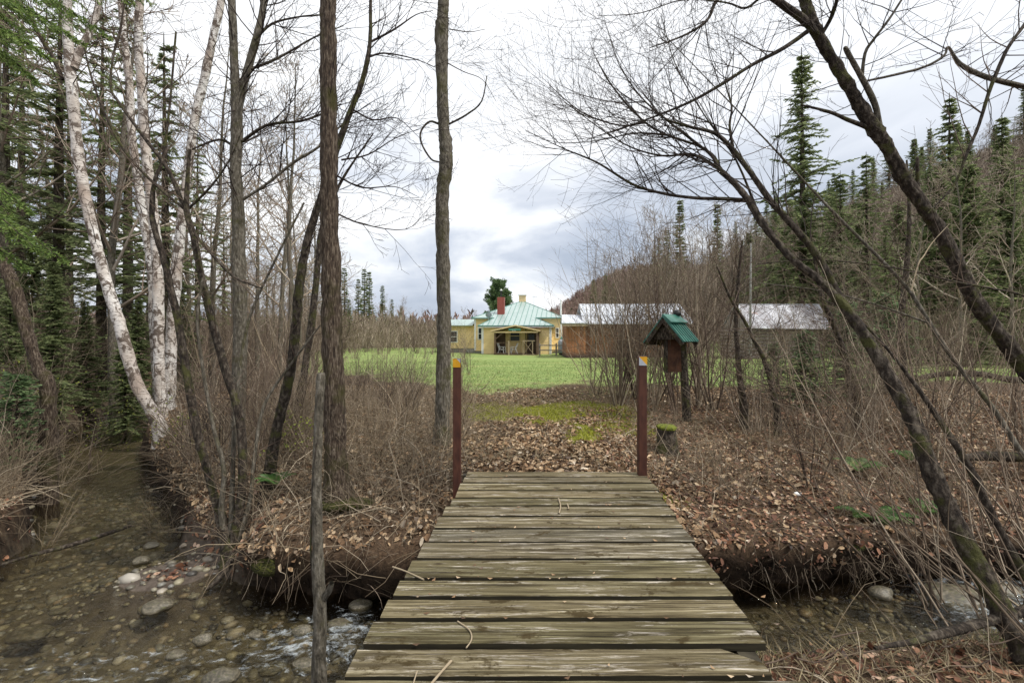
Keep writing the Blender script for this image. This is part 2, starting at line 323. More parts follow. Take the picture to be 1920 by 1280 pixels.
def blade_mesh(name, pos, dr, ln, wd, seed=0):
    V, q, t = cards(np.asarray(pos, float), np.asarray(dr, float), ln, wd, np.random.default_rng(seed)); return mesh_np(name, V, q, t)

# ---------------------------------------------------------------- terrain
SL = np.array([(-16, 22, 1.1), (-13.4, 17, .9), (-11.6, 13.9, .85), (-7.7, 8.8, .72), (-5.5, 6.5, .78), (-4.7, 5.2, .95), (-3.3, 3.75, 1.35), (-1.4, 3.75, 1.0), (.5, 4.05, .8), (2.2, 4.3, .72), (5, 4.45, .8), (9, 5.0, .9), (14, 6.5, 1.), (24, 9, 1)])
def stream_d(X, Y):
    best = np.full(X.shape, 1e9); side = np.zeros(X.shape); tt = np.zeros(X.shape)
    for i in range(len(SL) - 1):
        a, b = SL[i], SL[i + 1]; dx, dy = b[0] - a[0], b[1] - a[1]; l2 = dx * dx + dy * dy
        t = np.clip(((X - a[0]) * dx + (Y - a[1]) * dy) / l2, 0, 1)
        dd = np.hypot(X - a[0] - t * dx, Y - a[1] - t * dy) - (a[2] + t * (b[2] - a[2]))
        cr = dx * (Y - a[1]) - dy * (X - a[0]); m = dd < best
        best = np.where(m, dd, best); side = np.where(m, np.sign(cr), side)
    return best, side
def sst(x, a, b): t = np.clip((x - a) / (b - a), 0, 1); return t * t * (3 - 2 * t)
_r = np.random.default_rng(5); _W = [(_r.uniform(0, 2 * np.pi), _r.uniform(0, 6.28), f) for f in (.5, .8, 1.3, 2.1, 3.1, 4.7, 6.3, 9.1) for _ in range(3)]
def fbm(X, Y, amp=1.0):
    z = 0
    for a, ph, f in _W: z = z + np.sin((X * np.cos(a) + Y * np.sin(a)) * f + ph + .8 * np.sin(X * .7 * f * .5 + Y * .4)) / (f ** .85)
    return z * amp / 4
def H(X, Y):
    X = np.asarray(X, float); Y = np.asarray(Y, float)
    d, side = stream_d(X, Y)
    d = d + .10 * fbm(X * 1.3, Y * 1.3)
    base = .13 - .13 * sst(Y, 10, 22)
    base = base + .25 * sst(-X, 9, 22) * (1 - sst(Y, 30, 60)) + .10 * sst(X, 3, 8) * (1 - sst(Y, 10, 20))
    far = side > 0                                     # the house side
    nearbr = np.exp(-((X - .45) / 1.15) ** 2)
    lip = np.where(far, -.42, -.38); scale = np.where(far, np.where(X > 1, 2.2, .75), np.where(X > 0, .8, 1.8))
    lip = np.where(far & (X > 1.0), -.40, lip)
    scale = scale * (1 - nearbr) + .10 * nearbr
    base = np.where(~far & (X > 1) & (Y < 6), -.30, base)
    lip = np.where(~far & (X > 1), -.48, lip); scale = np.where(~far & (X > 1), .2, scale)
    scale = np.where(X < -4.5, np.where(far, .9, 2.0), scale)
    z = base - (base - lip) * np.exp(-np.maximum(d - .12, 0) / scale)
    bed = -1.10 - .10 * sst(-d, 0, .8)
    k = sst(d, -.05, .16)
    z = bed * (1 - k) + z * k
    bar = np.exp(-(((X + 3.8) / .85) ** 2 + ((Y - 5.25) / .62) ** 2) ** 1.6)
    z = z * (1 - bar) + (-.84 + .03 * fbm(X * 2.2, Y * 2.2)) * bar
    z = np.maximum(z, -1.25)
    n = fbm(X, Y, .05) * sst(d, 0, 1.2) * (1 - .6 * sst(Y, 12, 20)) * (1 - .7 * nearbr * sst(-Y, -6.5, -5.2))
    z = z + n
    # wooded hillside on the right, hill further back
    u = np.maximum(X - 11 - .05 * Y, 0); z = z + .42 * u * sst(Y, 40, 85) * (1 - sst(Y, 140, 210)) * sst(-X, -260, -120)
    z = z + 36 * sst(X, 0, 75) * np.exp(-((Y - 300) / 95) ** 2)
    z = z + .2 * np.maximum(-X - 25, 0) * sst(Y, 10, 60) * sst(-(-X), -200, -100) * 0
    return z
def SHF(X, Y, Z):             # the top of the house-side bank overhangs the water
    d, side = stream_d(X, Y); nb = np.exp(-((X - .45) / 1.15) ** 4)
    return -.42 * sst(Z, -.88, -.5) * np.exp(-np.maximum(d - .1, 0) / .55) * (side > 0) * sst(X, -3.1, -2.5) * (1 - .8 * nb) * (1 - sst(X, 9, 12))
def h1(x, y): return float(H(np.array([x]), np.array([y]))[0])
def axis(lo, hi, a, b, st, g):
    m = list(np.arange(a, b, st)); s = st; x = b
    while x < hi: m.append(x); s *= g; x += s
    m.append(hi); s = st; x = a - st
    while x > lo: m.insert(0, x); s *= g; x -= s
    m.insert(0, lo); return np.array(m)
xs = axis(-420, 420, -9, 9, .075, 1.06); ys = axis(-30, 640, 1.2, 11, .075, 1.055)
GX, GY = np.meshgrid(xs, ys); GZ = H(GX, GY)
nx_, ny_ = len(xs), len(ys); ii = np.arange(nx_ * ny_).reshape(ny_, nx_)
Q = np.stack([ii[:-1, :-1], ii[:-1, 1:], ii[1:, 1:], ii[1:, :-1]], -1).reshape(-1, 4)
gme = mesh_np('ground', np.stack([GX, GY + SHF(GX, GY, GZ), GZ], -1).reshape(-1, 3), Q, smooth=True)
SD, SS = stream_d(GX, GY)
def lawn_mask(X, Y):
    edge = 13.6 + 1.2 * np.sin(X * .5) + .9 * fbm(X, Y) + 6.5 * sst(-X, 1.5, 7) + 2 * sst(X, 6, 14)
    m = sst(Y + .9 * fbm(X * 3, Y * 3), edge - .6, edge + 5.5) * (1 - sst(X, 34, 44)) * (1 - sst(-X, .38 * Y, .38 * Y + 2.5))
    return m * (1 - sst(Y, 74, 84)) * (1 - sst(.36 * np.maximum(X - 13 - .05 * Y, 0) * sst(Y, 40, 85), .3, 1.2))
def moss_mask(X, Y):
    m = 0
    for cx, cy, rx, ry in ((1.3, 10.2, 1.1, .9), (1.3, 8.3, .5, .6), (.65, 11.2, .85, 1.2), (1.9, 11.4, .7, 1.0), (.95, 9.0, .45, .9), (1.15, 7.6, .4, .7), (2.1, 8.3, .4, .45), (-.5, 9.6, .6, .6), (1.4, 5.75, .5, .18), (-.2, 10.6, .9, .5)):
        m = m + np.exp(-((X - cx) / rx) ** 2 - ((Y - cy) / ry) ** 2)
    return np.clip(m * 1.5 + .75 * fbm(X * 4.3, Y * 3.7) + .3 * fbm(X * 1.7, Y * 2) - .2, 0, 1) * (m > .12)
for nm, arr in (('lawn', lawn_mask(GX, GY)), ('moss', moss_mask(GX, GY)), ('bed', sst(-GZ, .70, .86) * (SD < 1.2)), ('soil_shade', sst(-GZ, .36, .5) * sst(SD, -.15, 0) * (SD < .9) * (1 - np.exp(-(((GX + 3.8) / .95) ** 2 + ((GY - 5.25) / .75) ** 2) ** 2))), ('silt', np.exp(-(((GX + 3.8) / .95) ** 2 + ((GY - 5.25) / .72) ** 2) ** 2))):
    at = gme.attributes.new(nm, 'FLOAT', 'POINT'); at.data.foreach_set('value', arr.astype(np.float32).ravel())
def ground_mat():
    m, nt, b = newmat('ground')
    v = coords(nt)
    def at(n): a = nt.nodes.new('ShaderNodeAttribute'); a.attribute_name = n; return a.outputs['Fac']
    n1 = noise(nt, v, 9, 8, .7); n2 = noise(nt, v, 1.1, 5, .6); n3 = noise(nt, v, 40, 4, .7)
    dirt = ramp(nt, n1, [(.3, (.015, .01, .007)), (.5, (.05, .032, .02)), (.7, (.13, .085, .052))])
    fl = ramp(nt, n3, [(.35, (.03, .02, .014)), (.5, (.09, .058, .036)), (.65, (.18, .12, .075))])
    dirt = mix(nt, .5, dirt, fl)
    gr = ramp(nt, n3, [(.3, (.12, .18, .05)), (.5, (.185, .255, .08)), (.7, (.25, .32, .115))])
    g2 = mix(nt, ramp(nt, n2, [(.45, (0, 0, 0)), (.7, (.6, .6, .6))]), gr, (.27, .30, .09))
    ns = noise(nt, coords(nt, (.18, 1, 1)), .55, 4, .55)
    g2 = mix(nt, ramp(nt, ns, [(.54, (0, 0, 0)), (.66, (.45, .45, .45))]), g2, (.40, .39, .17))
    lw = nt.nodes.new('ShaderNodeMath'); lw.operation = 'ADD'; nt.links.new(at('lawn'), lw.inputs[0])
    sb = nt.nodes.new('ShaderNodeMath'); sb.operation = 'MULTIPLY_ADD'; nt.links.new(n1, sb.inputs[0]); sb.inputs[1].default_value = 1.5; sb.inputs[2].default_value = -.7
    nt.links.new(sb.outputs[0], lw.inputs[1])
    c = mix(nt, ramp(nt, lw.outputs[0], [(.3, (0, 0, 0)), (.62, (1, 1, 1))]), dirt, g2)
    ms = ramp(nt, n3, [(.3, (.05, .06, .01)), (.5, (.17, .18, .025)), (.7, (.32, .32, .05))])
    c = mix(nt, at('moss'), c, ms)
    vo = nt.nodes.new('ShaderNodeTexVoronoi'); vo.inputs['Scale'].default_value = 13; nt.links.new(v, vo.inputs[0])
    pe = mix(nt, .55, ramp(nt, vo.outputs['Color'], [(.1, (.045, .04, .032)), (.5, (.13, .115, .085)), (.9, (.26, .23, .17))]), ramp(nt, n1, [(.35, (.05, .04, .025)), (.65, (.15, .125, .08))]))
    c = mix(nt, at('bed'), c, pe)
    c = mix(nt, at('soil_shade'), c, ramp(nt, n1, [(.35, (.006, .004, .003)), (.7, (.045, .03, .02))]))  # bank soil near-black, with the shade under the lip painted in
    c = mix(nt, at('silt'), c, ramp(nt, n1, [(.35, (.055, .042, .034)), (.7, (.14, .115, .095))]))
    nt.links.new(c, b.inputs['Base Color']); b.inputs['Roughness'].default_value = .95; b.inputs['Specular IOR Level'].default_value = .15
    bump(nt, b, n1, .8, .04); return m
ground = link('ground', gme, ground_mat()); tag(ground, kind='structure')

# water
def water_mat():
    m, nt, b = newmat('stream_water'); nt.nodes.remove(b); o = nt.nodes['Material Output']
    v = coords(nt, (1, 1.6, 1))
    n1 = noise(nt, v, 4, 4, .6, .6); n2 = noise(nt, v, 22, 5, .6, .8)
    ad = nt.nodes.new('ShaderNodeMath'); ad.operation = 'MULTIPLY_ADD'; nt.links.new(n2, ad.inputs[0]); ad.inputs[1].default_value = .35; nt.links.new(n1, ad.inputs[2])
    bp = nt.nodes.new('ShaderNodeBump'); bp.inputs['Strength'].default_value = .8; bp.inputs['Distance'].default_value = .05; nt.links.new(ad.outputs[0], bp.inputs['Height'])
    fr = nt.nodes.new('ShaderNodeFresnel'); fr.inputs['IOR'].default_value = 1.38; nt.links.new(bp.outputs[0], fr.inputs['Normal'])
    tr = nt.nodes.new('ShaderNodeBsdfTransparent'); tr.inputs[0].default_value = (.86, .83, .70, 1)
    gl = nt.nodes.new('ShaderNodeBsdfGlossy'); gl.inputs['Roughness'].default_value = .06; nt.links.new(bp.outputs[0], gl.inputs['Normal'])
    ms = nt.nodes.new('ShaderNodeMixShader'); nt.links.new(fr.outputs[0], ms.inputs[0]); nt.links.new(tr.outputs[0], ms.inputs[1]); nt.links.new(gl.outputs[0], ms.inputs[2])
    at = nt.nodes.new('ShaderNodeAttribute'); at.attribute_name = 'riffle'
    n3 = noise(nt, coords(nt, (1.0, 1.5, 1)), 7, 12, .8, .7)
    mu = nt.nodes.new('ShaderNodeMath'); mu.operation = 'MULTIPLY_ADD'; nt.links.new(at.outputs['Fac'], mu.inputs[0]); mu.inputs[1].default_value = .15; nt.links.new(n3, mu.inputs[2])
    fo = ramp(nt, mu.outputs[0], [(.635, (0, 0, 0)), (.76, (.5, .5, .5))])
    df = nt.nodes.new('ShaderNodeBsdfDiffuse'); df.inputs[0].default_value = (.62, .68, .72, 1)
    m2 = nt.nodes.new('ShaderNodeMixShader'); nt.links.new(fo, m2.inputs[0]); nt.links.new(ms.outputs[0], m2.inputs[1]); nt.links.new(df.outputs[0], m2.inputs[2])
    nt.links.new(m2.outputs[0], o.inputs[0]); return m
wx = np.arange(-18, 20, .12); wy = np.arange(1.0, 24, .12); WX, WY = np.meshgrid(wx, wy)
rif = np.exp(-((WX + 1.5) / .95) ** 2 - ((WY - 4.15) / .45) ** 2) + 1.5 * np.exp(-((WX - 4.9) / .9) ** 2 - ((WY - 4.7) / .7) ** 2) + .55 * np.exp(-((WX + 3.2) / 1.6) ** 2 - ((WY - 3.7) / .5) ** 2)
WZ = -.9 + .012 * fbm(WX * 2, WY * 2.4) * (.4 + 2.2 * rif)
d_, s_ = stream_d(WX, WY); keep = d_ < .45
idx = np.arange(WX.size).reshape(WX.shape); kq = keep[:-1, :-1] & keep[1:, :-1] & keep[:-1, 1:] & keep[1:, 1:]
Qw = np.stack([idx[:-1, :-1], idx[:-1, 1:], idx[1:, 1:], idx[1:, :-1]], -1)[kq]
used = np.unique(Qw); rm = np.full(WX.size, -1); rm[used] = np.arange(len(used))
wme = mesh_np('stream', np.stack([WX, WY, WZ], -1).reshape(-1, 3)[used], rm[Qw], smooth=True)
at = wme.attributes.new('riffle', 'FLOAT', 'POINT'); at.data.foreach_set('value', np.clip(rif, 0, 1).ravel()[used].astype(np.float32))
tag(link('stream', wme, water_mat()), kind='structure')

# ---------------------------------------------------------------- footbridge
edges = [5.36, 5.15, 4.945, 4.70, 4.485, 4.27, 4.02, 3.76, 3.506, 3.23, 2.96, 2.75, 2.54, 2.32, 2.10, 1.88, 1.65]
brd = thing('footbridge', 'weathered plank footbridge crossing the narrow stream', 'bridge', (0, 0, 0))
rg = random.Random(4)
def xl(Y): return -.489 - (5.3 - Y) * .0815
for i in range(len(edges) - 1):
    y1, y0 = edges[i], edges[i + 1] + .038
    a, b = xl((y0 + y1) / 2) + rg.uniform(-.012, .012), xl((y0 + y1) / 2) + 1.965 + rg.uniform(-.014, .014)
    if i == 13: b -= .075
    if i == 14: b += .06
    n = 26; top = []; mb = MB(); xs_ = np.linspace(a, b, n); V = []; F = []
    dz = rg.uniform(-.004, .003)
    for j, x in enumerate(xs_):
        w0 = rg.uniform(-.0025, .0025); w1 = rg.uniform(-.0025, .0025)
        if i == 13 and j > n - 3: w1 -= .05 * (j - n + 3)
        V += [(x, y0 + w0, .2 - .04), (x, y0 + w0, .196 + dz), (x, y0 + .006 + w0, .2 + dz), (x, y1 - .006 + w1, .2 + dz), (x, y1 + w1, .196 + dz), (x, y1 + w1, .2 - .04)]
        if j:
            k = j * 6
            for q in range(6): F.append((k - 6 + q, k + q, k + (q + 1) % 6, k - 6 + (q + 1) % 6))
    F += [tuple(range(6)), tuple(range(6 * n - 6, 6 * n))[::-1]]
    me = bpy.data.meshes.new('plank'); cx, cy = (a + b) / 2, (y0 + y1) / 2
    me.from_pydata([(v[0] - cx, v[1] - cy, v[2] - .18) for v in V], [], F); me.update()
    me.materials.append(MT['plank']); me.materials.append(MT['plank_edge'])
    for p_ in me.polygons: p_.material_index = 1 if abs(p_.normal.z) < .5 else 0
    o = link('plank', me, None, brd); o.location = (cx, cy, .18); o.rotation_euler = (0, 0, R(rg.uniform(-.25, .25)))
for off in (.07, 1.0, 1.88):
    mb = MB(); mb.bar((xl(5.35) + off, 5.33, .06), (xl(1.6) + off, 1.6, .06), .09, .19); mb.build('beam', 'beam', brd)
mb = MB(); mb.box(-.55, 1.5, 5.37, 5.45, -.2, .155); mb.build('end_board', 'beam', brd)
tm = Tubes(); 
def marker(px0, px1, ytop, Y, label, flip):
    a, b = P(px0, ytop, Y), P(px1, ytop, Y); w = b.x - a.x; cx = (a.x + b.x) / 2
    g = h1(cx, Y + .03)
    t = thing('marker_post', label, 'post', (cx, Y + w / 2, g - .3), 0, 'marker posts at the far end of the bridge')
    z1 = a.z - g + .3
    mb = MB(); mb.box(-w / 2, w / 2, -w / 2, w / 2, 0, z1); mb.build('post', 'post_brown', t, .006)
    zs = z1 - 16.5 * Y / FPX if not flip else z1 - 17 * Y / FPX
    f = -w / 2 - .002; zt = z1 - .003; s = [(-w / 2 + .001, f, zs), (w / 2 - .001, f, zs), (w / 2 - .001, f, zt), (-w / 2 + .001, f, zt)]
    if flip: A, B = [s[0], s[1], s[3]], [s[1], s[2], s[3]]
    else:
        m1 = (0.0, f, zt); m2 = (w / 2 - .001, f, zs + (zt - zs) * .5); A, B = [m1, m2, s[2]], [s[0], s[1], m2, m1, s[3]]
    mb = MB(); mb.slab(A, (0, -1, 0), .003); mb.build('reflective_band', 'silver', t)
    mb = MB(); mb.slab(B, (0, -1, 0), .003); mb.build('reflective_band', 'amber', t)
marker(849, 863.5, 672, 5.0, 'brown square post with amber top at left end of footbridge', False)
marker(1198, 1213.5, 668, 5.2, 'brown square post with amber and silver diagonal top right of footbridge', True)

# ---------------------------------------------------------------- yellow house
HA = R(-6.7); HO = Vector((.45, 47.9, 0))
hs = thing('farmhouse', 'yellow clapboard farmhouse with green metal hipped roof across the lawn', 'house', HO, HA)
def hb(name, m, *bx, par=None, bev=0):
    mb = MB()
    for b in bx: mb.box(*b)
    return mb.build(name, m, par or hs, bev)
# wing x -3.5..3.45, y 0..2.6 ; main x -4.6..4.6, y 2.6..14.5
hb('wall', 'siding', (-3.5, 3.45, 0, 2.6, 0, 2.95)); hb('wall', 'siding', (-4.75, 4.45, 2.6, 14.5, .25, 3.74)); hb('foundation', 'concrete', (-4.7, 4.4, 2.65, 14.45, -.1, .25))
hb('wall', 'siding', (-8.6, -4.75, 3.4, 9, .5, 2.95)); hb('foundation', 'concrete', (-8.5, -4.8, 3.5, 8.9, -.1, .5))
for x0, x1 in ((-3.55, -3.33), (3.27, 3.5)): hb('corner_trim', 'white', (x0, x1, -.035, .1, 0, 2.94))
hb('corner_trim', 'white', (-4.8, -4.6, 2.55, 2.72, .3, 3.7)); hb('corner_trim', 'white', (4.32, 4.5, 2.55, 2.72, .3, 3.7))
ap = (-.25, 8.9, 5.98); ez = 3.72; X0, X1, Y0, Y1 = -5.05, 4.75, 2.2, 15.4
mr_ = MB()
E = [(X0, Y0, ez), (X1, Y0, ez), (X1, Y1, ez), (X0, Y1, ez)]
for i in range(4):
    a, b = E[i], E[(i + 1) % 4]; mr_.poly([a, b, ap, (a[0], a[1], ez - .09), (b[0], b[1], ez - .09)], [(0, 1, 2), (0, 3, 4, 1)])
mr_.poly([(x, y, ez - .09) for x, y, _ in E], [(3, 2, 1, 0)])
sl_ = (ap[2] - ez) / (ap[1] - Y0)
wy0 = -.4; wz = ez - sl_ * (Y0 - wy0); A, B = (-3.85, wy0, wz), (3.75, wy0, wz); Ea, Eb = (-2.6, Y0 + .001, ez + .001), (1.75, Y0 + .001, ez + .001)
mr_.poly([A, B, Eb, Ea, (A[0], wy0, wz - .1), (B[0], wy0, wz - .1), (A[0], Y0 + .4, wz), (B[0], Y0 + .4, wz), (A[0], Y0 + .4, wz - .1), (B[0], Y0 + .4, wz - .1)],
         [(0, 1, 2, 3), (0, 4, 5, 1), (0, 3, 6), (1, 7, 2), (0, 6, 8, 4), (1, 5, 9, 7), (4, 8, 9, 5)])
roof = mr_.build('roof', 'green_roof', hs)
sm = MB()
def zf(y): return ez + sl_ * (y - Y0)
x = -3.4
while x < 3.6:
    # upper limit from hips
    if x < ap[0]: ytop = Y0 + (ap[1] - Y0) * (x - X0) / (ap[0] - X0)
    else: ytop = Y0 + (ap[1] - Y0) * (X1 - x) / (X1 - ap[0])
    ylow = wy0
    if x < -2.6: ylow = wy0; 
    if -2.6 <= x <= 1.75: sm.bar((x, ylow, zf(ylow) + .015), (x, ytop, zf(ytop) + .015), .035, .05)
    elif x < -2.6: sm.bar((x, wy0, zf(wy0) + .015), (x, wy0 + (x - A[0]) / (Ea[0] - A[0]) * (Y0 - wy0), zf(wy0 + (x - A[0]) / (Ea[0] - A[0]) * (Y0 - wy0)) + .015), .035, .05)
    else:
        t = (B[0] - x) / (B[0] - Eb[0]); sm.bar((x, wy0, zf(wy0) + .015), (x, wy0 + t * (Y0 - wy0), zf(wy0 + t * (Y0 - wy0)) + .015), .035, .05)
    if not -2.6 <= x <= 1.75: sm.bar((x, Y0, zf(Y0) + .015), (x, ytop, zf(ytop) + .015), .035, .05)
    x += .52
sm.build('seam', 'green_dark', roof)
tr = MB()
for a, b in ((A, B), (E[0], E[1]), (E[0], ap), (E[1], ap), (A, Ea), (B, Eb), (E[0], E[3]), (E[1], E[2])):
    if a is E[0] and b is E[1]:
        tr.bar(E[0], Ea, .07, .07); tr.bar(Eb, E[1], .07, .07); continue
    tr.bar(a, b, .07, .07)
tr.build('ridge_trim', 'green_dark', roof)
sf = MB(); sf.box(-3.8, 3.7, wy0 + .03, -.02, wz - .19, wz - .105); sf.build('fascia', 'white', roof)
mb = MB(); mb.slab([(-9, 2.9, 2.9), (-5.06, 2.9, 2.9), (-5.06, 5.3, 3.62), (-8.0, 5.3, 3.62)], (0, -.28, 1), .08); mb.slab([(-9, 2.9, 2.9), (-8, 5.3, 3.62), (-9, 9.2, 2.9)], (-.5, 0, 1), .08)
mb.slab([(-8, 5.31, 3.62), (-5.06, 5.31, 3.62), (-5.06, 9.2, 2.9), (-9, 9.2, 2.9)], (0, .2, 1), .08); mb.build('roof', 'green_roof', hs)
cp = hb('cupola', 'cream', (ap[0] - .38, ap[0] + .38, ap[1] - .4, ap[1] + .4, ap[2] - .15, ap[2] + .62)); hb('cap', 'white', (ap[0] - .47, ap[0] + .47, ap[1] - .5, ap[1] + .5, ap[2] + .625, ap[2] + .75), par=cp)
ch = hb('brick_chimney', 'brick', (-2.45, -1.7, 3.4, 4.1, 3.6, 6.0)); ch['label'] = 'square red brick chimney on the front slope'
tb = Tubes(); tb.add([(-2.07, 3.75, 6.0), (-2.07, 3.75, 6.75)], [.085, .085], 10); tb.build('flue', 'black', ch)
tb = Tubes(); tb.add([(-2.07, 3.75, 6.7), (-2.07, 3.75, 6.74), (-2.07, 3.75, 6.9)], [.09, .18, .02], 10); tb.build('flue_cap', 'white', ch)
tb = Tubes(); tb.add([(4.3, 7.5, 4.2), (4.3, 7.5, 5.9)], [.11, .11], 10); tb.build('vent_pipe', 'white', hs)
def window(cx, y, z0, w, h_, par, frame='white', side=0):
    f = .09; mb = MB(); yy = y - .05
    mb.box(cx - w / 2 - f, cx + w / 2 + f, yy, y + .01, z0 - f, z0); mb.box(cx - w / 2 - f, cx + w / 2 + f, yy, y + .01, z0 + h_, z0 + h_ + f)
    mb.box(cx - w / 2 - f, cx - w / 2, yy, y + .01, z0, z0 + h_); mb.box(cx + w / 2, cx + w / 2 + f, yy, y + .01, z0, z0 + h_)
    mb.box(cx - w / 2, cx + w / 2, yy + .005, y + .01, z0 + h_ / 2 - .03, z0 + h_ / 2 + .03)
    win = mb.build('window', frame, par)
    mb = MB(); mb.box(cx - w / 2, cx + w / 2, y - .022, y - .004, z0, z0 + h_); mb.build('pane', 'glass', win)
    return win
window(-7.3, 3.4, 1.2, .85, 1.1, hs); window(-4.02, 2.6, 1.5, .62, 1.15, hs); window(-.15, 0, 1.35, .9, .95, hs, 'cream'); window(4.0, 2.6, 1.7, .22, .9, hs)
lt = MB()
for k in range(9):
    for s in (-1, 1):
        x0 = -5.9 + k * .13; a = Vector((x0, 3.38, 0.02)); b = Vector((x0 + s * .45, 3.38, .47))
        if -6.0 < b.x < -4.75: lt.bar(a + Vector((0, s * .012, 0)), b + Vector((0, s * .012, 0)), .03, .015)
lt.build('lattice', 'white', hs)
# satellite dish
ds = Tubes(); 
ds.add([(-3.1, 1.6, 3.95), (-3.1, 1.66, 3.97), (-3.1, 1.72, 4.01), (-3.1, 1.73, 4.02)], [.01, .2, .33, .34], 20); dish = ds.build('satellite_dish', 'tank', hs)
ds = Tubes(); ds.add([(-3.1, 1.7, 3.2), (-3.1, 1.66, 3.97)], [.025, .025], 8); ds.add([(-3.1, 1.72, 3.7), (-2.95, 1.2, 3.95)], [.012, .012], 6); ds.build('dish_arm', 'tank', dish)
tb = Tubes(); tb.add([(1.1, 9, 5.0), (1.1, 9, 6.6)], [.02, .02], 6); tb.add([(.8, 9, 6.5), (1.5, 9, 6.45)], [.02, .02], 6); tb.build('antenna', 'tank', hs)
# door, porch
dr = hb('door', 'porch_wood', (1.05, 1.95, -.045, -.004, .12, 2.2)); hb('pane', 'glass', (1.2, 1.8, -.06, -.047, 1.2, 2.0), par=dr)
hb('board_strip', 'porch_wood', (.9, .98, -.05, -.004, .1, 2.45))
pw = MB()
mb = MB()
for s in (-1, 1):
    x0 = .15; xe = x0 + s * 2.3
    mb.slab([(x0, -2.3, 2.72), (x0, -.01, 2.72), (xe, -.01, 2.22), (xe, -2.3, 2.22)] if s > 0 else [(xe, -2.3, 2.22), (xe, -.01, 2.22), (x0, -.01, 2.72), (x0, -2.3, 2.72)], (s * .2, 0, 1), .08)
pr = mb.build('porch_roof', 'porch_wood', hs)
mb = MB(); mb.bar((.15, -2.32, 2.82), (-2.2, -2.32, 2.3), .06, .12); mb.bar((.15, -2.32, 2.82), (2.5, -2.32, 2.3), .06, .12); mb.box(-2.0, 2.3, -2.25, -2.15, 2.12, 2.24); mb.build('barge_board', 'cream', pr)
hb('floor', 'porch_wood', (-1.95, 2.25, -2.25, -.02, -.05, .1), par=pr)
for x0, y0 in ((-1.92, -2.2), (2.1, -2.2), (-1.92, -.2), (2.1, -.2)): hb('porch_post', 'porch_wood', (x0, x0 + .16, y0, y0 + .14, .1, 2.13), par=pr)
hb('side_panel', 'porch_wood', (-1.9, -1.82, -2.05, -.2, .1, 2.1), par=pr); hb('side_panel', 'porch_wood', (2.12, 2.2, -2.05, -.2, .1, 2.1), par=pr)
hb('side_panel', 'porch_wood', (1.95, 2.1, -.3, -.05, .1, 2.1), par=pr); hb('side_panel', 'porch_wood', (-1.9, -1.1, -.26, -.1, .1, 2.2), par=pr)
mb = MB(); mb.bar((-1.8, -2.17, 1.5), (-1.1, -2.17, 2.1), .08); mb.build('brace', 'porch_wood', pr)
hb('sign_panel', 'green_dark', (-.5, .65, -2.4, -2.36, 2.33, 2.52), par=pr)
hb('rail_post', 'light_wood', (-.55, -.43, -2.4, -2.3, 0, 1.35), par=pr)
mb = MB(); mb.box(.85, 2.0, -2.43, -2.38, 1.32, 1.4); mb.box(.85, .93, -2.42, -2.39, .05, 1.32); mb.box(1.75, 1.83, -2.42, -2.39, .05, 1.32)
mb.bar((.95, -2.45, .1), (1.75, -2.45, 1.3), .07, .03); mb.bar((1.95, -2.48, .02), (.95, -2.48, 1.3), .07, .03); mb.box(.85, 2.0, -2.42, -2.39, .0, .06); mb.build('porch_gate', 'light_wood', pr)
mb = MB(); mb.box(-1.9, -.6, -2.3, -2.24, .12, .2); mb.box(-1.7, -.6, -2.3, -2.25, 1.15, 1.2); mb.build('rail', 'porch_wood', pr)
for s in (-.08, .12):
    mb = MB(); mb.box(s - .035, s + .035, -2.5, -2.42, 2.28, 2.35); mb.build('flood_light', 'white', pr)
def w2(x, y, z=0):    # house-local to world
    c, s = math.cos(HA), math.sin(HA); return Vector((HO.x + c * x - s * y, HO.y + s * x + c * y, HO.z + z))
def chair(loc, rz, label):
    t = thing('patio_chair', label, 'chair', loc, rz, 'chairs on the porch')
    mb = MB(); mb.box(-.26, .26, -.25, .22, .4, .44); mb.build('seat', 'white', t)
    mb = MB()
    for x in (-.26, -.13, 0, .13, .22): mb.bar((x, .2, .44), (x, .42, 1.0), .05, .02)
    mb.bar((-.28, .42, 1.0), (.28, .42, 1.0), .05); mb.build('backrest', 'white', t)
    for sx in (-1, 1):
        for sy in (-1, 1):
            mb = MB(); mb.bar((sx * .24, sy * .2, .4), (sx * .3, sy * .32, 0), .045); mb.build('leg', 'white', t)
        mb = MB(); mb.bar((sx * .28, -.25, .66), (sx * .28, .28, .66), .06, .03); mb.bar((sx * .28, -.25, .64), (sx * .27, -.22, .42), .04); mb.build('armrest', 'white', t)
chair(w2(-1.25, -1.5, .1), R(70), 'white slatted porch chair turned right, left of the rail post')
chair(w2(-.15, -1.3, .1), R(-75), 'white slatted porch chair just right of the rail post')
# propane tank
t = thing('propane_tank', 'upright grey propane tank with green cap beside the farmhouse', 'tank', (4.85, 46.5, h1(4.85, 46.5)))
tb = Tubes(); tb.add([(0, 0, .12), (0, 0, .16), (0, 0, .3), (0, 0, 1.25), (0, 0, 1.42), (0, 0, 1.52), (0, 0, 1.54)], [.02, .3, .4, .4, .33, .16, .02], 20); tb.build('body', 'tank', t)
tb = Tubes(); tb.add([(0, 0, 1.5), (0, 0, 1.72), (0, 0, 1.76)], [.19, .17, .02], 16); tb.build('cap', 'green_dark', t)
tb = Tubes(); tb.add([(0, 0, 0), (0, 0, .2)], [.3, .3], 16); tb.build('foot_ring', 'black', t)
mb = MB(); mb.box(.08, .25, -.412, -.40, .95, 1.12); mb.build('sticker', 'white', t)
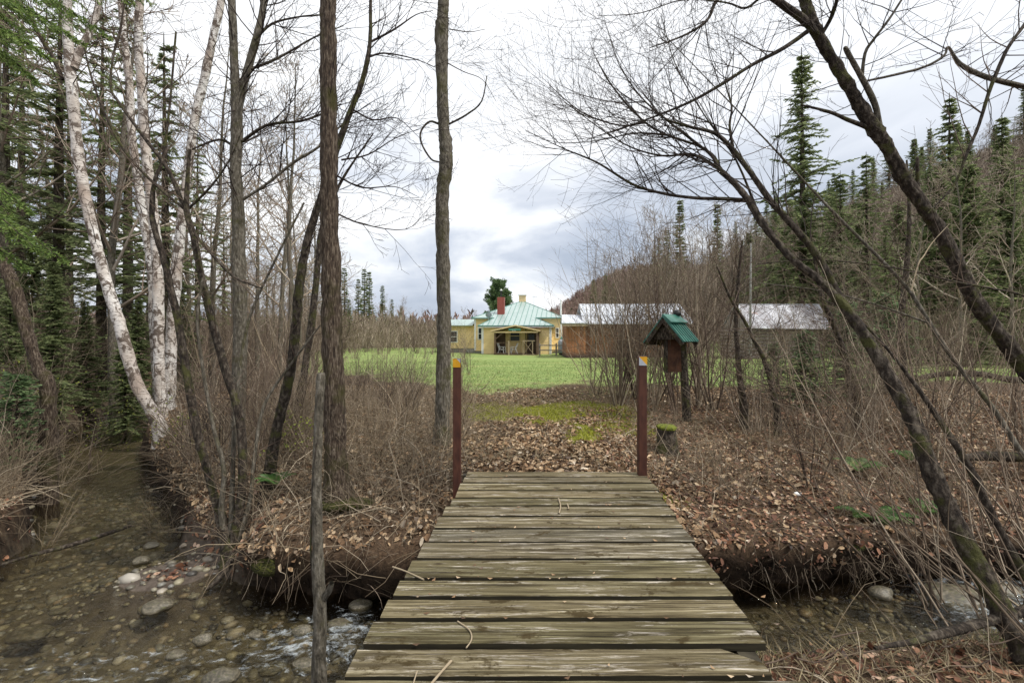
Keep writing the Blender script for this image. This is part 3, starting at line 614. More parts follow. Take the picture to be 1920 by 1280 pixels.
# rail fence
t = thing('rail_fence', 'low grey post and rail fence between porch and brown shed', 'fence', (0, 0, 0))
for px in (1012, 1043, 1061):
    p = P(px, 650, 44.5); g = h1(p.x, 44.5); mb = MB(); mb.box(p.x - .07, p.x + .07, 44.45, 44.59, g - .2, g + 1.15); mb.build('fence_post', 'logs', t)
for zz in (.5, .95):
    mb = MB(); a, b = P(1010, 650, 44.4), P(1064, 650, 44.4); mb.bar((a.x, 44.4, zz), (b.x, 44.4, zz - .02), .07, .1); mb.build('rail', 'logs', t)
# grill
t = thing('covered_grill', 'dark covered barbecue grill between propane tank and brown shed', 'grill', (5.95, 47.5, h1(5.95, 47.5)))
mb = MB(); mb.box(-.35, .35, -.25, .25, .75, 1.0); mb.slab([(-.35, -.25, 1.0), (-.35, .25, 1.0), (-.35, .2, 1.25), (-.35, -.12, 1.25)], (1, 0, 0), .7); mb.build('hood', 'rust_panel', t, .03)
mb = MB(); [mb.box(x, x + .05, y, y + .05, 0, .75) for x in (-.33, .28) for y in (-.23, .18)]; mb.box(-.3, .3, -.2, .2, .2, .24); mb.build('stand', 'black', t)
# yellow garage
t = thing('garage', 'small pale yellow outbuilding behind the gap beside the farmhouse', 'building', P(1062, 632, 58) * 1)
t.location.z = 0
mb = MB(); mb.box(-1.7, 3, 0, 4, 0, 2.75); mb.build('wall', 'siding', t)
mb = MB(); mb.slab([(-1.9, -.3, 2.7), (3.2, -.3, 3.1), (3.2, 4.3, 3.1), (-1.9, 4.3, 2.7)], (-.08, 0, 1), .12); mb.build('roof', 'tin', t)

# ---------------------------------------------------------------- brown shed, log cabin
t = thing('board_shed', 'red-brown board shed with pale metal roof right of the farmhouse', 'shed', (0, 0, 0)); SY = 39.5
xa, xb, xc = P(1062, 0, SY).x, P(1098, 0, SY).x, P(1288, 0, SY + .6).x
g0 = h1(xb, SY) - .02
mb = MB(); mb.box(xa, xb, SY, SY + 3.2, g0 + .08, 2.75); mb.build('wall', 'boards', t)
mb = MB(); mb.box(xb + .003, xc, SY + .35, SY + 6, g0 + .08, 2.8); mb.build('wall', 'boards', t)
mb = MB(); mb.box(xa + .1, xc - .1, SY + .5, SY + 5.8, -.2, g0 + .08); mb.build('foundation', 'beam', t)
mb = MB(); mb.slab([(xa - .45, SY - .45, 2.80), (xb + .12, SY - .45, 2.80), (xb + .12, SY + 2.6, 3.62), (xa - .1, SY + 2.6, 3.62)], (0, -.25, 1), .06); mb.slab([(xa - .1, SY + 2.61, 3.62), (xb + .12, SY + 2.61, 3.62), (xb + .12, SY + 4.4, 2.9), (xa - .1, SY + 4.4, 2.9)], (0, .3, 1), .06); mb.build('roof', 'tin', t)
mb = MB(); mb.slab([(xb - .25, SY - .3, 2.74), (xc + .3, SY - .3, 2.74), (xc + .3, SY + 3.2, 4.6), (xb - .1, SY + 3.2, 4.6)], (0, -.45, 1), .06); mb.slab([(xb - .1, SY + 3.21, 4.6), (xc + .3, SY + 3.21, 4.6), (xc + .3, SY + 6.4, 2.8), (xb - .1, SY + 6.4, 2.8)], (0, .5, 1), .06)
r2 = mb.build('roof', 'tin', t)
mb = MB(); 
for k in range(9):
    x = xb + .2 + k * .98; mb.bar((x, SY - .31, 2.83), (x, SY + 3.15, 4.67), .03, .03)
mb.bar((xb - .2, SY + 1.0, 3.52), (xc + .28, SY + 1.0, 3.52), .02, .03); mb.build('roof_seam', 'silver', r2)
mb = MB(); mb.bar((xa - .4, SY - .38, 2.68), (xb + .1, SY - .38, 2.68), .06, .16); mb.build('eave_board', 'light_wood', t)
mb = MB(); mb.bar((xb + .16, SY - .22, 2.62), (xc + .25, SY - .22, 2.62), .06, .16); mb.build('eave_board', 'rust_panel', t)
d = MB(); d.box(xb + .9, xb + 3.2, SY + .30, SY + .346, g0 + .12, 2.45); d.build('door', 'boards', t)
d = MB(); d.box(xb + .84, xb + .9, SY + .28, SY + .346, g0 + .1, 2.5); d.box(xb + 3.2, xb + 3.26, SY + .28, SY + .346, g0 + .1, 2.5); d.build('door_frame', 'beam', t)

t = thing('log_cabin', 'low grey log cabin with patchy tin roof behind the saplings', 'cabin', (0, 0, 0)); CY = 37.5
xa, xb = P(1401, 0, CY).x, P(1532, 0, CY).x; g0 = h1((xa + xb) / 2, CY)
lg = Tubes()
zt = 2.25; n = 8; rr = (zt - g0) / n / 2
for k in range(n):
    z = g0 + rr + k * 2 * rr; lg.add([(xa - .15, CY, z), ((xa + xb) / 2, CY + .02, z), (xb + .15, CY, z)], [rr * 1.0, rr * 1.02, rr * .97], 10)
    for x in (xa, xb): lg.add([(x, CY - .15, z + rr * .6), (x, CY + 2, z + rr * .6), (x, CY + 4.6, z + rr * .6)], [rr, rr, rr], 10)
lg.build('wall', 'logs', t, .03)
mb = MB(); mb.box(xa + .1, xb - .1, CY + .06, CY + 4.4, g0 - .2, 2.2); mb.build('inner_wall', 'porch_wood', t)
a, b, c_, d_ = P(1377, 572, CY + 2), P(1536, 572, CY + 2), P(1560, 618, CY - .6), P(1398, 616, CY - .6)
mb = MB(); mb.slab([d_, c_, b, a], (0, -.4, 1), .05); a2 = a + Vector((0, 2.4, -1.9)); b2 = b + Vector((0, 2.4, -1.9)); mb.slab([a + Vector((0, .01, 0)), b + Vector((0, .01, 0)), b2, a2], (0, .5, 1), .05)
rf = mb.build('roof', 'tin_rust', t)
mb = MB(); mb.bar(a + Vector((0, 0, .07)), b + Vector((0, 0, .07)), .12, .05); mb.build('ridge_cap', 'tin', rf)
mb = MB(); mb.slab([(xa, CY + .05, 2.2), (xa, CY + 4.4, 2.2), (xa, CY + 2.1, a.z - .1)], (-1, 0, 0), .04); mb.build('gable', 'logs', t)

p = P(1407, 665, 36.5); t = thing('utility_pole', 'tall pale utility pole in front of the log cabin', 'pole', (p.x, 36.5, h1(p.x, 36.5)))
tb = Tubes(); tb.add([(0, 0, -.3), (0, 0, 4), (.05, 0, 8.8), (.05, 0, 8.82)], [.09, .08, .06, .01], 12); tb.build('pole', 'pole', t)

# ---------------------------------------------------------------- small green roofed kiosk
KY = 9.6; kp = P(1258, 700, KY); kg = h1(kp.x, KY); KR = R(-50)
t = thing('notice_kiosk', 'small wooden kiosk with green metal gable roof among bare shrubs', 'kiosk', (kp.x, KY, kg), KR)
def kz(py): return ZC - (py - HY) * KY / FPX - kg
def kl(dx, dy=0): c, s_ = math.cos(-KR), math.sin(-KR); return (c * dx - s_ * dy, s_ * dx + c * dy)
rz_, ezk = kz(595), kz(641); Y0k, Y1k, hw_ = -.3, .26, .44
mb = MB(); mb.slab([(0, Y0k, rz_), (hw_, Y0k, ezk), (hw_, Y1k, ezk), (0, Y1k, rz_)], (1, 0, 1), .02); rf = mb.build('roof', 'kiosk_roof', t)
mb = MB(); mb.slab([(0, Y0k, rz_), (-hw_, Y0k, ezk - .02), (-hw_, Y1k, ezk - .02), (0, Y1k, rz_)][::-1], (-1, 0, 1), .02); mb.build('roof', 'kiosk_roof', t)
mb = MB()
for k in range(7):
    y = Y0k + .02 + k * .087; mb.bar((.03, y, rz_ + .0), (hw_ + .01, y, ezk + .015), .022, .03)
mb.build('rib', 'kiosk_roof', rf)
mb = MB(); mb.slab([(-.02, Y0k - .01, rz_ + .03), (.17, Y0k - .01, rz_ - .13), (.17, Y1k + .01, rz_ - .13), (-.02, Y1k + .01, rz_ + .03)], (1, 0, 1), .045); mb.build('ridge_cap', 'kiosk_roof', rf)
mb = MB()
for y in (Y0k + .02, Y1k - .03):
    mb.bar((0, y, rz_ - .05), (hw_ - .02, y, ezk - .05), .035, .08); mb.bar((0, y, rz_ - .05), (-hw_ + .02, y, ezk - .07), .035, .08)
mb.slab([(-.02, Y0k, rz_ - .03), (-hw_, Y0k, ezk - .05), (-hw_, Y1k, ezk - .05), (-.02, Y1k, rz_ - .03)], (-1, 0, -1), .02); mb.slab([(.02, Y0k + .1, rz_ - .06), (.3, Y0k + .1, ezk + .05), (-.3, Y0k + .1, ezk + .05)], (0, 1, 0), .03)
mb.build('rafter', 'bark_dark', t)
def kp3(px, z): x, y = kl((px - 1258) * KY / FPX); return (x, y, z)
tb = Tubes(); tb.add([kp3(1290, -.3), kp3(1287, .35), kp3(1284, .8), kp3(1279, rz_ - .25)], [.095, .088, .08, .07], 10); tb.build('post', 'bark_dark', t, .07)
zl, zh = kz(697), kz(634); bx = MB(); w_ = 19 * KY / FPX; bx.box(-w_, w_, -.05, .06, zl - (zh + zl) / 2, zh - (zh + zl) / 2); o = bx.build('box_panel', 'rust_panel', t, .01); o.location = kp3(1268, (zh + zl) / 2); o.rotation_euler = (0, 0, -KR + R(8))
bx = MB(); bx.box(-w_ - .03, -w_ - .002, -.06, .07, zl - (zh + zl) / 2 - .02, zh - (zh + zl) / 2 + .1); bx.box(-w_, w_ + .02, -.055, .065, zh - (zh + zl) / 2, zh - (zh + zl) / 2 + .04); o2 = bx.build('box_frame', 'bark_dark', t); o2.location = o.location; o2.rotation_euler = o.rotation_euler
tb = Tubes(); tb.add([(.0, .22, rz_ + .04), (.0, .22, rz_ + .07), (.0, .22, rz_ + .13), (.0, .22, rz_ + .16)], [.06, .08, .07, .02], 10); tb.build('finial', 'black', t, .12)

# stump
p = P(1249, 800, 7.2); t = thing('tree_stump', 'cut tree stump with bright moss top right of the bridge', 'stump', (p.x, 7.2, h1(p.x, 7.2)))
zt = p.z - t.location.z; tb = Tubes(); tb.add([(0, 0, -.25), (0, 0, 0), (.01, 0, .1), (.0, 0, zt - .02), (0, 0, zt)], [.24, .2, .165, .135, .12], 14); tb.build('trunk', 'bark_dark', t, .06)
tb = Tubes(); tb.add([(0, 0, zt - .03), (0, 0, zt), (0, 0, zt + .025), (0, 0, zt + .03)], [.135, .16, .13, .005], 16); tb.build('moss_cap', 'moss', t, .07)
# ---------------------------------------------------------------- traced trees
def traced(name, label, cat, m, pts, Y, sides=14, rough=.05, group=None, twigs=None, seed=1, tm='twig_dark', Ytop=None, subs=(), foot=True):
    """pts: (px, py, radius_px) from the foot up; subs: limbs as same lists; twigs: (count, length, radius, level, tmin, dirbias)"""
    Yt = Ytop or Y; n = len(pts)
    yl = [Y + (Yt - Y) * i / (n - 1) for i in range(n)]
    W_ = [(*P(a, b, yy), r * yy / FPX) for (a, b, r), yy in zip(pts, yl)]
    for i in range(len(W_)):            # traced half-widths are horizontal and stretched off the lens axis
        a, b = pts[max(0, i - 1)], pts[min(n - 1, i + 1)]; dx, dy = b[0] - a[0], b[1] - a[1]; sn = abs(dy) / max(1e-6, math.hypot(dx, dy)); px_, py_ = pts[i][:2]
        ct = FPX / math.sqrt(FPX * FPX + (px_ - 960) ** 2); W_[i] = (*W_[i][:3], W_[i][3] * max(.5, sn) * ct)
    f = W_[0]
    if foot:
        g = h1(f[0], f[1]); W_.insert(0, (f[0], f[1], min(f[2], g) - .2, f[3] * (1.2 if name == 'birch_tree' else 1.7))); W_[1] = (f[0], f[1], f[2], f[3] * (1.08 if name == 'birch_tree' else 1.25))
    base = Vector((f[0], f[1], f[2])); t = thing(name, label, cat, base, 0, group)
    A = smooth_path(W_, 8); A[:, 3] = np.abs(A[:, 3]) * (.88 if name == 'birch_tree' else 1); A[:, :3] -= np.array(base)
    T = Tubes(); T.add(A[:, :3].tolist(), A[:, 3].tolist(), sides); T.build('trunk', m, t, rough)
    rng = random.Random(seed); TW = Tubes()
    limbs = [A]
    for s in subs:
        Ys = s[0]; sp = smooth_path([(*(P(a, b, Ys + (s[1] - Ys) * i / (len(s[2]) - 1)) - base), r * Ys / FPX * FPX / math.sqrt(FPX * FPX + (a - 960) ** 2)) for i, (a, b, r) in enumerate(s[2])], 4); sp[:, 3] = np.abs(sp[:, 3])
        B = Tubes(); B.add(sp[:, :3].tolist(), sp[:, 3].tolist(), 8); B.build('branch', s[3] if len(s) > 3 else m, t, .04)
        if len(s) < 5 or s[4]: limbs.append(sp)
    if twigs:
        cnt, ln, r, lev, tmin, bias, which = twigs
        for li, A_ in enumerate(limbs):
            if which == 'subs' and li == 0: continue
            L_ = float(np.linalg.norm(np.diff(A_[:, :3], axis=0), axis=1).sum())
            c_n = cnt if li == 0 else int(cnt * min(1.2, L_ / 1.5) * .7) + 2
            for k in range(c_n):
                tt = (tmin if li == 0 else .12) + (1 - (tmin if li == 0 else .12)) * rng.random(); i = min(len(A_) - 2, int(tt * (len(A_) - 1)))
                p_ = Vector(A_[i, :3]); d0 = (Vector(A_[i + 1, :3]) - p_).normalized(); w = rvec(rng) + Vector(bias); w = w - d0 * w.dot(d0) * .5
                grow(TW, p_, d0 * .5 + w.normalized() * .9, ln * rng.uniform(.5, 1.2), min(r, A_[i, 3] * .6), lev, rng, up=.14, wig=.17, nch=(5, 4, 3), ang=(22, 60), shrink=(.35, .7), rmin=.0017 * Y / 5)
        if TW.g: TW.build('crown', tm, t)
    return t

traced('tree', 'thick straight brown trunk with mossy bark left of the bridge', 'tree', 'bark',
       [(634, 930, 27), (630, 880, 22), (628, 800, 21), (625, 720, 20), (622, 600, 18.5), (620, 500, 18), (617, 400, 17), (617, 300, 16), (616, 180, 15.5), (615, 60, 15), (614, -60, 14.5), (612, -400, 12), (608, -900, 8)], 5.37, 26, .07,
       twigs=(10, 1.2, .008, 2, .55, (0, 0, .3), 'all'), seed=3)
traced('tree', 'slender crooked grey-brown trunk just left of the left marker post', 'tree', 'bark_grey',
       [(826, 850, 19), (829, 800, 15), (831, 700, 13.5), (832, 600, 12.5), (831, 500, 12.5), (829, 420, 12.5), (830, 360, 12), (836, 310, 13), (836, 275, 12.5), (832, 235, 11), (829, 150, 10.5), (828, 60, 12.5), (830, 30, 11), (834, -40, 10), (842, -300, 8), (850, -700, 4)], 7.0, 20, .07,
       subs=[(7, 6.8, [(824, 233, 2.2), (806, 228, 2), (790, 245, 1.9), (790, 268, 1.8), (808, 298, 1.6), (824, 304, 1.5)], 'bark_dark', 0), (7, 6.9, [(842, 233, 2), (875, 215, 1.8), (903, 190, 1.4), (913, 142, .8)], 'bark_dark', 0),
             (7, 7.3, [(838, 118, 1), (870, 135, .8), (905, 150, .6), (930, 190, .4)], 'twig_dark', 0), (7, 7.3, [(842, 55, 1), (880, 60, .7), (910, 55, .4)], 'twig_dark', 0)], seed=5)
traced('tree', 'dark leaning trunk that passes behind the thick mossy trunk', 'tree', 'bark_dark',
       [(500, 935, 14), (508, 870, 12), (520, 800, 11), (535, 740, 10.5), (547, 680, 10), (556, 600, 9.5), (562, 530, 9), (577, 450, 8), (600, 375, 7.5), (628, 290, 7), (655, 215, 6), (680, 150, 5), (693, 85, 4), (695, 0, 3), (698, -120, 2)], 5.75, 12, .06,
       subs=[(5.75, 5.9, [(697, 78, 2.2), (740, 55, 1.8), (780, 28, 1), (812, 20, .5)], 'twig_dark'), (5.75, 5.9, [(690, 108, 2), (720, 100, 1.6), (775, 110, 1), (825, 130, .5)], 'twig_dark'),
             (5.75, 6, [(660, 205, 2), (700, 225, 1.5), (745, 222, 1), (790, 262, .4)], 'twig_dark'), (5.75, 5.8, [(640, 300, 2), (690, 290, 1.5), (740, 260, .9), (790, 240, .4)], 'twig_dark'),
             (5.75, 6, [(632, 330, 2), (680, 352, 1.5), (740, 350, .9), (786, 370, .4)], 'twig_dark'), (5.75, 6, [(620, 395, 2), (680, 420, 1.3), (760, 430, .8), (800, 395, .4)], 'twig_dark')],
       twigs=(16, .8, .008, 2, .5, (.9, 0, .1), 'all'), seed=11)
traced('tree', 'leafless forked tree with reddish-brown trunk left of the dark leaning one', 'tree', 'bark_grey',
       [(446, 880, 18), (446, 800, 15), (449, 700, 14), (451, 600, 14), (448, 500, 13.5), (447, 400, 12.5), (442, 320, 11.5), (444, 240, 12), (441, 150, 9), (437, 60, 8), (434, -60, 7), (430, -400, 4)], 7.4, 16, .05,
       subs=[(7.4, 7.6, [(444, 238, 7), (450, 190, 8), (470, 110, 8), (484, 60, 7.5), (497, -20, 6.5), (505, -250, 4)]), (7.4, 7.2, [(450, 268, 3.5), (500, 235, 3), (560, 228, 2.4), (600, 215, 2), (640, 195, 1.2)], 'bark_dark'),
             (7.4, 7.5, [(455, 375, 3), (500, 345, 3), (550, 305, 3), (598, 275, 2.5), (650, 225, 1.5)], 'bark_grey'), (7.4, 7.5, [(440, 275, 3), (410, 262, 2.5), (360, 280, 1.5)], 'bark_dark'), (7.4, 7.6, [(470, 130, 3), (520, 110, 2.4), (590, 70, 1.6), (640, 50, 1)], 'bark_dark'),
             (7.4, 7.6, [(478, 75, 3), (510, 45, 2.4), (560, 32, 1.6), (600, 28, 1)], 'bark_dark')],
       twigs=(16, 1.3, .012, 2, .5, (.3, 0, .2), 'all'), seed=21)
traced('tree', 'thin reddish trunk behind the mossy trunk at the thicket edge', 'tree', 'bark_dark', [(560, 760, 8), (572, 690, 7), (585, 600, 7), (596, 500, 6), (603, 430, 5), (640, 340, 3), (700, 250, 1.5)], 8.5, 10, .05, twigs=(12, 1.0, .006, 2, .4, (.3, 0, .2), 'all'), seed=31)
# streamside clump
traced('multi_stem_tree', 'dark multi-stemmed tree clump growing from the gravel bar', 'tree', 'bark_dark',
       [(432, 1035, 17), (410, 955, 10), (388, 880, 9), (368, 800, 9), (350, 700, 8.5), (333, 600, 8), (308, 490, 7), (286, 410, 6), (290, 340, 4.5), (305, 300, 3.5), (318, 200, 2.5), (330, 60, 2)], 5.4, 12, .06, Ytop=5.9,
       subs=[(5.4, 5.6, [(436, 1030, 12), (452, 930, 9), (455, 850, 9), (447, 770, 9), (425, 700, 9), (408, 640, 8.5), (392, 580, 8), (376, 510, 7.5), (362, 440, 7), (350, 395, 6.5), (352, 330, 4.5), (355, 280, 4)]),
             (5.6, 6, [(348, 395, 4.5), (315, 318, 4.5), (268, 255, 4), (225, 195, 3.5), (208, 165, 3), (212, 110, 2.4), (228, 40, 2), (238, -40, 1.5)]), (5.6, 5.8, [(346, 392, 3.5), (290, 345, 3.3), (235, 285, 3), (195, 210, 2.6), (170, 140, 2.2), (158, 90, 1.6)]),
             (5.4, 5.3, [(425, 1030, 8), (415, 960, 6), (420, 880, 5), (400, 800, 4), (382, 700, 3.5), (370, 600, 3), (380, 520, 2)], 'bark_grey'), (5.4, 5.7, [(440, 1030, 8), (468, 940, 5), (478, 850, 4), (495, 760, 3.4), (540, 690, 2.6), (600, 610, 2)], 'bark_grey'),
             (5.4, 5.9, [(433, 1020, 7), (436, 900, 5), (440, 800, 5), (448, 700, 4), (470, 590, 3), (520, 480, 2.5), (570, 380, 2)], 'bark_grey'), (5.5, 5.2, [(366, 440, 3), (400, 480, 3), (440, 520, 2.6), (490, 540, 1.5)]),
             (5.6, 5.5, [(350, 395, 3), (395, 350, 2.4), (430, 300, 1.6), (460, 230, 1)])],
       twigs=(12, .75, .006, 1, .35, (0, 0, .3), 'all'), seed=41, tm='twig')
traced('sapling_pole', 'thin bare pole with snapped top beside the near bridge edge', 'sapling', 'bark_grey',
       [(598, 1380, 15), (598, 1250, 14), (600, 1150, 13), (597, 1080, 12), (595, 1000, 10.5), (594, 900, 9.5), (597, 800, 8.5), (600, 735, 8.5), (602, 702, 8), (602, 700, .5)], 3.15, 14, .05,
       subs=[(3.15, 3.1, [(606, 1125, 6), (618, 1105, 6), (621, 1092, 5)], 'bark_grey', 0), (3.15, 3.12, [(588, 1100, 3), (583, 1040, 2), (584, 960, 2), (590, 870, 2), (594, 830, 1.5)], 'bark_dark', 0)], seed=2)
# birches
traced('birch_tree', 'large white birch leaning over the stream, forked near the top', 'birch', 'birch',
       [(300, 800, 19), (285, 772, 17), (257, 720, 16), (238, 660, 15.5), (222, 600, 15), (205, 548, 14.5), (190, 495, 13.5), (176, 440, 13.5), (160, 370, 13.5), (148, 300, 13.5), (141, 235, 13.5), (135, 170, 14), (130, 110, 13), (127, 50, 12), (125, -20, 11), (122, -250, 9), (130, -600, 5)], 10.0, 20, .04,
       subs=[(10, 10.3, [(138, 128, 9), (150, 95, 9), (165, 68, 8), (180, 30, 7), (195, -40, 6)], 'birch'), (10, 9.8, [(118, 150, 4), (95, 100, 5), (70, 60, 5), (52, 15, 4)], 'bark_dark')],
       twigs=(14, 1.6, .012, 2, .45, (0, 0, .2), 'all'), seed=51, tm='twig')
for k, (lb, pts, Y) in enumerate([
    ('upright white birch with clean lower trunk, right of the leaning birch', [(303, 775, 14), (300, 720, 13), (297, 640, 13), (297, 560, 13), (294, 480, 13), (288, 410, 12.5), (280, 340, 12), (272, 260, 12), (266, 170, 11), (260, 80, 10), (262, -20, 9), (262, -300, 6)], 11.5),
    ('slim pale birch between the two larger birches', [(296, 745, 10), (288, 620, 10), (283, 500, 10), (268, 400, 11), (256, 320, 10), (246, 240, 9.5), (242, 150, 9), (232, 60, 8), (225, -30, 7), (215, -300, 4)], 13.5),
    ('pale birch leaning right beyond the large birches', [(318, 740, 14), (322, 620, 13), (330, 520, 13), (340, 420, 11), (352, 320, 10), (366, 220, 10), (385, 140, 10), (402, 60, 9), (418, -20, 8), (440, -250, 5)], 13.0)]):
    traced('birch_tree', lb, 'birch', 'birch', pts, Y, 14, .05, twigs=(14, 1.8, .014, 2, .3, (0, 0, .2), 'all'), seed=60 + k, tm='twig')
traced('tree', 'leaning red-brown trunk at far left under the green spruce boughs', 'tree', 'bark', [(90, 740, 15), (72, 690, 14), (50, 620, 15), (30, 550, 16), (5, 490, 15), (-40, 400, 13), (-90, 250, 10)], 7.5, 12, .07)
o_ = bpy.data.objects
# leaning trees on the right
traced('leaning_tree', 'mossy trunk leaning left from the right edge of the photo', 'tree', 'bark_dark',
       [(2150, 960, 34), (2070, 880, 30), (1990, 790, 27), (1935, 712, 24), (1885, 640, 22), (1832, 570, 20), (1793, 495, 19), (1760, 430, 17.5), (1728, 382, 17), (1692, 330, 16.5), (1662, 275, 16), (1635, 235, 18), (1608, 190, 15), (1578, 140, 14), (1545, 85, 13), (1518, 30, 12), (1500, -20, 11), (1440, -140, 8), (1330, -280, 5)], 4.9, 22, .09,
       subs=[(4.9, 4.8, [(1545, 85, 9), (1515, 45, 8.5), (1480, 18, 8), (1440, -10, 7), (1390, -40, 5)]), (4.9, 4.7, [(1650, 240, 6), (1640, 195, 6.5), (1618, 150, 6), (1600, 118, 5.5), (1586, 92, 5), (1585, 90, .3)], 'bark_grey', 0),
             (4.9, 4.85, [(1640, 248, 5), (1618, 236, 5), (1590, 225, 4.5), (1555, 210, 3.5), (1503, 197, 2)], 'bark_dark', 0), (4.9, 4.85, [(1722, 360, 4), (1720, 330, 4), (1720, 298, 3.5), (1720, 296, .3)], 'bark_dark', 0),
             (4.9, 4.7, [(1616, 150, 3.5), (1622, 100, 3.5), (1640, 72, 3.2), (1668, 35, 2.8), (1700, -15, 2.4)], 'bark_grey'), (4.9, 4.9, [(1625, 152, 2.5), (1680, 140, 3), (1735, 125, 3), (1770, 105, 3), (1778, 88, 2.5), (1800, 120, 5), (1850, 145, 6), (1930, 165, 7)], 'bark_grey'),
             (4.9, 4.6, [(1520, 55, 5), (1470, 90, 4.2), (1410, 122, 3.6), (1350, 160, 3.2), (1290, 193, 2.5), (1210, 225, 1.6), (1100, 262, .7)]),
             (4.9, 4.7, [(1395, -40, 4), (1345, 0, 3.6), (1330, 32, 3), (1312, 50, 2.5), (1275, 70, 1.8), (1218, 90, 1)]), (4.9, 4.5, [(1440, -20, 3), (1400, 15, 2.2), (1360, 5, 1.6), (1280, 0, 1.2), (1200, 25, .8), (1120, 30, .4)]),
             (4.9, 4.6, [(1535, 75, 4), (1560, 30, 4), (1572, -10, 4), (1590, -60, 3)])],
       twigs=(18, .8, .006, 2, .62, (-.5, 0, -.2), 'all'), seed=71)
traced('leaning_tree', 'curving mossy tree leaning left over the stream from the lower right', 'tree', 'bark_dark',
       [(1960, 1330, 42), (1925, 1235, 33), (1880, 1150, 29), (1835, 1065, 26), (1788, 975, 23), (1745, 880, 20.5), (1712, 790, 18), (1680, 730, 16.5), (1648, 672, 15.5), (1610, 612, 14), (1572, 562, 13), (1530, 520, 12), (1490, 490, 10.5), (1458, 455, 9), (1430, 420, 8.5), (1405, 378, 8), (1378, 345, 7.5), (1350, 318, 6.5), (1338, 295, 5), (1315, 276, 5), (1285, 265, 4.5), (1250, 253, 4), (1210, 230, 3), (1172, 192, 2.2), (1140, 150, 1.6), (1118, 110, 1)], 2.9, 20, .09, Ytop=5.2,
       subs=[(4.1, 4.6, [(1575, 560, 8), (1545, 500, 8), (1510, 450, 7.5), (1470, 405, 7), (1440, 370, 6.5), (1408, 325, 5.5), (1372, 278, 5), (1340, 250, 4), (1290, 237, 3), (1240, 218, 2), (1180, 160, 1)]),
             (4.6, 4.9, [(1400, 376, 5), (1360, 373, 4), (1300, 371, 3.4), (1240, 362, 3), (1185, 345, 2.6), (1120, 305, 2), (1060, 280, 1.2), (985, 245, .5)]),
             (4.6, 4.8, [(1350, 318, 4), (1300, 290, 3), (1240, 292, 2), (1170, 270, 1.4), (1090, 215, .9), (1020, 160, .4)]), (4.6, 4.8, [(1374, 275, 3), (1368, 235, 2.6), (1372, 200, 2), (1360, 150, 1.2), (1375, 100, .7)]),
             (4.6, 4.9, [(1210, 230, 2), (1160, 235, 1.6), (1090, 210, 1.2), (1030, 160, .6)]), (4.6, 4.9, [(1250, 253, 2.4), (1190, 250, 1.6), (1130, 262, 1), (1060, 268, .7), (1010, 260, .4)]),
             (4.6, 4.9, [(1315, 276, 3), (1250, 225, 2), (1200, 180, 1.4), (1160, 120, .8), (1140, 60, .5)]), (4.6, 4.4, [(1430, 420, 3), (1380, 300, 2), (1330, 230, 1.4), (1270, 130, 1), (1240, 30, .6)])],
       twigs=(25, 1.05, .007, 2, .66, (-.8, 0, .2), 'all'), seed=72)
for k, (lb, pts, Y, Yt, subs) in enumerate([
    ('pale green-brown sapling slanting between the two leaning trunks', [(2010, 1010, 10), (1960, 905, 8.5), (1910, 840, 8), (1862, 765, 7.5), (1800, 690, 7), (1752, 620, 6.5), (1705, 545, 5.5), (1640, 475, 5), (1560, 395, 4), (1480, 310, 3), (1400, 225, 2), (1240, 60, 1)], 3.8, 4.6,
     [(3.9, 4.1, [(1708, 545, 1.6), (1722, 495, 1.6), (1732, 480, 1.5), (1748, 455, 1.2), (1780, 420, .6)], 'twig_pale'), (4, 4.2, [(1740, 605, 2.5), (1640, 570, 2), (1540, 545, 1.5), (1420, 530, .8)])]),
    ('long thin branch-like sapling crossing level in front of the cabin', [(2080, 640, 6), (1990, 590, 5.5), (1915, 553, 5), (1855, 540, 5), (1790, 528, 4.5), (1720, 510, 4), (1650, 498, 3.5), (1580, 490, 3), (1500, 488, 2.5), (1420, 495, 1.5)], 4.2, 4.2, []),
    ('dark wiry vine-like stem hanging at upper right', [(1740, 400, 2), (1790, 345, 3), (1812, 290, 4), (1835, 235, 4), (1852, 180, 4.5), (1865, 145, 5), (1890, 90, 5), (1925, 40, 5), (1960, -20, 5)], 3.6, 3.6, [(3.6, 3.6, [(1862, 150, 4), (1935, 165, 3), (2000, 180, 3)])]),
    ('second slanting sapling stem low on the right bank', [(1990, 1190, 14), (1930, 1090, 13), (1870, 985, 11), (1820, 880, 10), (1770, 800, 8), (1715, 720, 6), (1660, 650, 4), (1600, 590, 3), (1540, 560, 2)], 3.3, 4.2, [])]):
    traced('sapling', lb, 'sapling', 'bark_grey' if k == 0 else 'bark_dark', pts, Y, 10, .05, Ytop=Yt, subs=subs, twigs=(12, .7, .005, 1, .2, (-.2, 0, .3), 'all'), seed=80 + k, foot=(k in (0, 3)), tm='twig')
